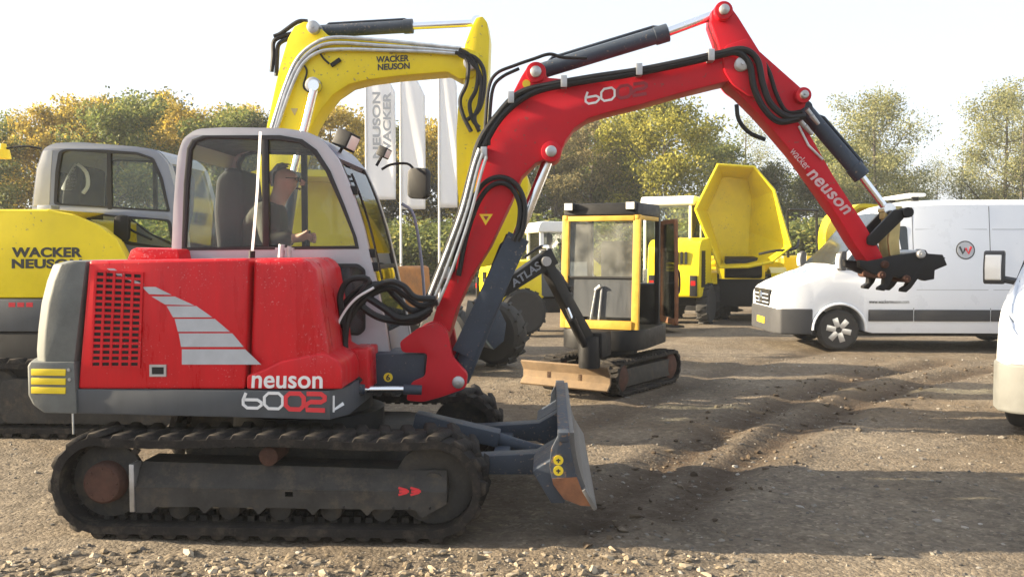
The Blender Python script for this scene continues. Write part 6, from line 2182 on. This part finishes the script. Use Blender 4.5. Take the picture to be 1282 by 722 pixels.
def tree_meshes(seed, h, w, base, nl, leaf, clump, sparse=1.0, wood=1.0):
    rg = random.Random(seed)
    nr = np.random.RandomState(seed)
    mb = MB()
    lean = Vector((rg.uniform(-0.04, 0.04), rg.uniform(-0.04, 0.04), 1))
    tr = [lean * (h * 0.9 * t) + Vector((0.12 * math.sin(t * 5 + seed), 0.12 * math.cos(t * 4 + seed), 0)) * t for t in [k / 8 for k in range(9)]]
    rad = [0.014 * h * wood * (1 - 0.9 * k / 8) + 0.01 for k in range(9)]
    mb.tube(tr, rad, 8)
    tips = []
    nb = rg.randint(16, 22)
    for i in range(nb):
        t = base + (0.97 - base) * (i + rg.random() * 0.8) / nb
        k = min(7, int(t * 8))
        st = tr[k].lerp(tr[k + 1], t * 8 - k) if k < 8 else tr[8]
        a = i * 2.4 + rg.uniform(-0.5, 0.5)
        u = (t - base) / (1 - base)
        reach = w * 0.5 * (math.sin(math.pi * (0.18 + 0.80 * u)) ** 0.7) * rg.uniform(0.65, 1.15)
        rise = reach * rg.uniform(0.35, 0.9)
        mid = st + Vector((math.cos(a) * reach * 0.5, math.sin(a) * reach * 0.5, rise * 0.35))
        end = st + Vector((math.cos(a) * reach, math.sin(a) * reach, rise))
        r0 = rad[k] * 0.5
        mb.tube([st, mid, end], [r0, r0 * 0.6, r0 * 0.15], 5)
        tips += [(mid.lerp(end, 0.15), 0.7), (mid.lerp(end, 0.6), 0.9), (end, 1.0)]
        for j in range(3):
            s0 = st.lerp(mid, 0.6) if j == 0 else mid.lerp(end, rg.uniform(0.1, 0.7))
            a2 = a + rg.uniform(-1.2, 1.2)
            e2 = s0 + Vector((math.cos(a2), math.sin(a2), rg.uniform(0.2, 1.1))) * reach * rg.uniform(0.3, 0.55)
            mb.tube([s0, e2], [r0 * 0.4, r0 * 0.08], 4)
            tips += [(s0.lerp(e2, 0.6), 0.7), (e2, 0.8)]
    tips += [(tr[8], 0.8), (tr[7], 0.8)]
    # leaves gathered in clumps round the twigs
    P = np.array([tuple(t[0]) for t in tips])
    Wt = np.array([t[1] for t in tips]) * nr.uniform(0.25, 1.3, len(tips)) ** (1.0 / sparse)
    Wt /= Wt.sum()
    idx = nr.choice(len(tips), nl, p=Wt)
    sz = clump * w * 0.16 * nr.uniform(0.6, 1.3, len(tips))
    U = nr.normal(0, 1, (nl, 3)); U /= np.linalg.norm(U, axis=1)[:, None]
    C = P[idx] + U * (nr.rand(nl, 1) ** 0.45) * sz[idx][:, None] * np.array([1, 1, 0.8])
    zmax = np.percentile(C[:, 2], 99.7)
    zk = h / zmax
    C[:, 2] *= zk
    d1 = nr.normal(0, 1, (nl, 3)); d1 /= np.linalg.norm(d1, axis=1)[:, None]
    d2 = nr.normal(0, 1, (nl, 3)); d2 -= d1 * (d1 * d2).sum(1)[:, None]; d2 /= np.linalg.norm(d2, axis=1)[:, None]
    s = (leaf * nr.uniform(0.6, 1.4, nl))[:, None]
    V = np.stack([C - d1 * s, C + d2 * s * 0.55, C + d1 * s, C - d2 * s * 0.55], 1).reshape(-1, 3)
    F = np.arange(nl * 4).reshape(-1, 4)
    me = bpy.data.meshes.new('crown')
    me.from_pydata(V.tolist(), [], F.tolist())
    mb.v = [(a, b_, c * zk) for a, b_, c in mb.v]
    tmp = mb.build('trunk', BARK)
    tm = tmp.data
    bpy.data.objects.remove(tmp)
    return tm, me


# kind: seed, h, w, base, leaves, leaf, clump, sparse
KIND = {
    'gold': tree_meshes(11, 8.2, 4.2, 0.16, 17000, 0.075, 0.95), 'green': tree_meshes(12, 8.6, 4.6, 0.12, 19000, 0.075, 1.0),
    'dark': tree_meshes(13, 8.0, 5.0, 0.08, 19000, 0.08, 1.1), 'lime': tree_meshes(14, 9.0, 5.6, 0.10, 26000, 0.075, 0.9),
    'brown': tree_meshes(15, 8.6, 3.8, 0.12, 14000, 0.065, 0.9), 'pale': tree_meshes(16, 9.6, 4.4, 0.10, 26000, 0.055, 1.25),
    'thin': tree_meshes(17, 9.4, 5.0, 0.14, 9000, 0.045, 0.9), 'bush': tree_meshes(18, 3.0, 3.4, 0.03, 9000, 0.07, 1.3),
}
for nm, lf in (('gold', 'gold'), ('green', 'green'), ('dark', 'dark'), ('lime', 'lime'), ('brown', 'brown'), ('pale', 'pale'), ('thin', 'pale'), ('bush', 'green')):
    KIND[nm][1].materials.append(LEAF[lf])
NAMES = {'gold': ('golden_tree', 'tree with golden autumn leaves'), 'green': ('green_tree', 'leafy green tree'), 'dark': ('dark_tree', 'dense dark green tree'),
         'lime': ('broad_tree', 'broad yellow-green tree'), 'brown': ('brown_tree', 'thin-leaved brownish tree'), 'pale': ('pale_tree', 'tall pale green gappy tree'),
         'thin': ('bare_tree', 'sparse half-bare tree'), 'bush': ('bush', 'low green bush')}


def tree(kind, px, ytop, Y, where, group=None, wscale=1.0):
    g_ = at_depth(px, 315, Y)
    zt = at_depth(px, ytop, Y).z
    hh = {'gold': 8.2, 'green': 8.6, 'dark': 8.0, 'lime': 9.0, 'brown': 8.6, 'pale': 9.6, 'thin': 9.4, 'bush': 3.0}[kind]
    k = zt / (hh * 0.98)
    nm, lab = NAMES[kind]
    rz = random.uniform(0, 6.28)
    M4 = Matrix.Translation((g_.x, Y, -0.05)) @ Matrix.Rotation(rz, 4, 'Z') @ Matrix.Diagonal((k * wscale, k * wscale, k, 1))
    t = thing(nm, lab + ' ' + where, 'bush' if kind == 'bush' else 'tree', M4, group)
    tm, cm = KIND[kind]
    inst('trunk', tm, Matrix.Identity(4), t)
    inst('crown', cm, Matrix.Identity(4), t)
    return t


GL = 'behind the left end of the yellow excavator'
row = [('green', -30, 150, 40, GL), ('green', 22, 152, 44, 'at the left end of the wood behind the yellow cab'), ('gold', 68, 134, 42, 'just left above the yellow machine cab'),
       ('gold', 118, 124, 45, 'right above the yellow machine cab'), ('green', 150, 122, 40, 'between two golden trees behind the yellow cab'), ('dark', 186, 126, 46, 'behind the two parked cabs'),
       ('green', 196, 132, 50, 'in the second row behind the two parked cabs'), ('gold', 232, 132, 43, 'in the gap between the two parked cabs'), ('gold', 300, 134, 47, 'peeping over the red machine cab roof'), ('green', 270, 140, 40, 'behind the back of the red machine cab'),
       ('dark', 340, 150, 42, 'seen through the red machine cab'), ('gold', 415, 134, 40, 'framed by the yellow boom'), ('gold', 460, 150, 46, 'behind the lettered banner flag'),
       ('dark', 520, 160, 44, 'behind the plain banner flag'), ('gold', 552, 150, 41, 'by the narrow banner flag'), ('dark', 610, 160, 42, 'behind the red boom and the yellow arm'),
       ('brown', 700, 158, 40, 'right of the red boom ram'), ('brown', 738, 146, 43, 'above the mini excavator cab roof'), ('dark', 690, 200, 47, 'in shade behind the brownish trees'),
       ('dark', 770, 180, 48, 'in shade behind the yellow-green tree'), ('lime', 838, 112, 40, 'under the red boom'), ('green', 786, 150, 44, 'between the brownish and the yellow-green trees'),
       ('green', 895, 168, 45, 'above the tipped skip'), ('dark', 950, 208, 42, 'behind the tipped skip'), ('thin', 935, 150, 52, 'in the crook of the red arm'), ('dark', 1010, 225, 46, 'behind the lower red arm'),
       ('pale', 1094, 116, 42, 'above the white van and right of the red arm'), ('green', 1040, 170, 50, 'just behind the bucket ram'), ('dark', 1130, 236, 50, 'low behind the van roof lamp bar'),
       ('thin', 1170, 210, 52, 'behind the front of the van roof'), ('pale', 1255, 112, 46, 'above the rear of the white van'), ('thin', 1205, 190, 50, 'beside the pale tree above the van'), ('thin', 1130, 185, 47, 'second row beside the red arm'), ('green', 1075, 180, 47, 'low behind the bucket ram end'), ('thin', 1280, 140, 44, 'over the far end of the van'), ('green', 720, 165, 46, 'second row over the mini excavator'), ('pale', 1300, 150, 48, 'at the right end of the wood behind the van'), ('dark', 1240, 240, 55, 'low behind the van roof')]
for r_ in row:
    tree(*r_)
for i, px in enumerate(range(-60, 1400, 75)):
    tree('bush', px + random.uniform(-15, 15), random.uniform(262, 284), 36 + random.uniform(-2, 3), 'in the undergrowth along the wood', 'bushes along the wood', 1.5)

# ------------------------------------------------------------------ thin autumn haze round the whole yard
hz = MB()
hz.box(-700, 700, -80, 1100, -3.0, 14.0)
hmat = bpy.data.materials.new('thin_haze')
hmat.use_nodes = True
hn = hmat.node_tree.nodes
hn.remove(hn['Principled BSDF'])
pv = hn.new('ShaderNodeVolumePrincipled')
pv.inputs['Color'].default_value = (0.92, 0.95, 1.0, 1)
pv.inputs['Density'].default_value = 0.0009
hmat.node_tree.links.new(pv.outputs['Volume'], hn['Material Output'].inputs['Volume'])
hob = hz.build('haze', hmat, flat=True)
hob['kind'] = 'stuff'
SC.cycles.volume_bounces = 0
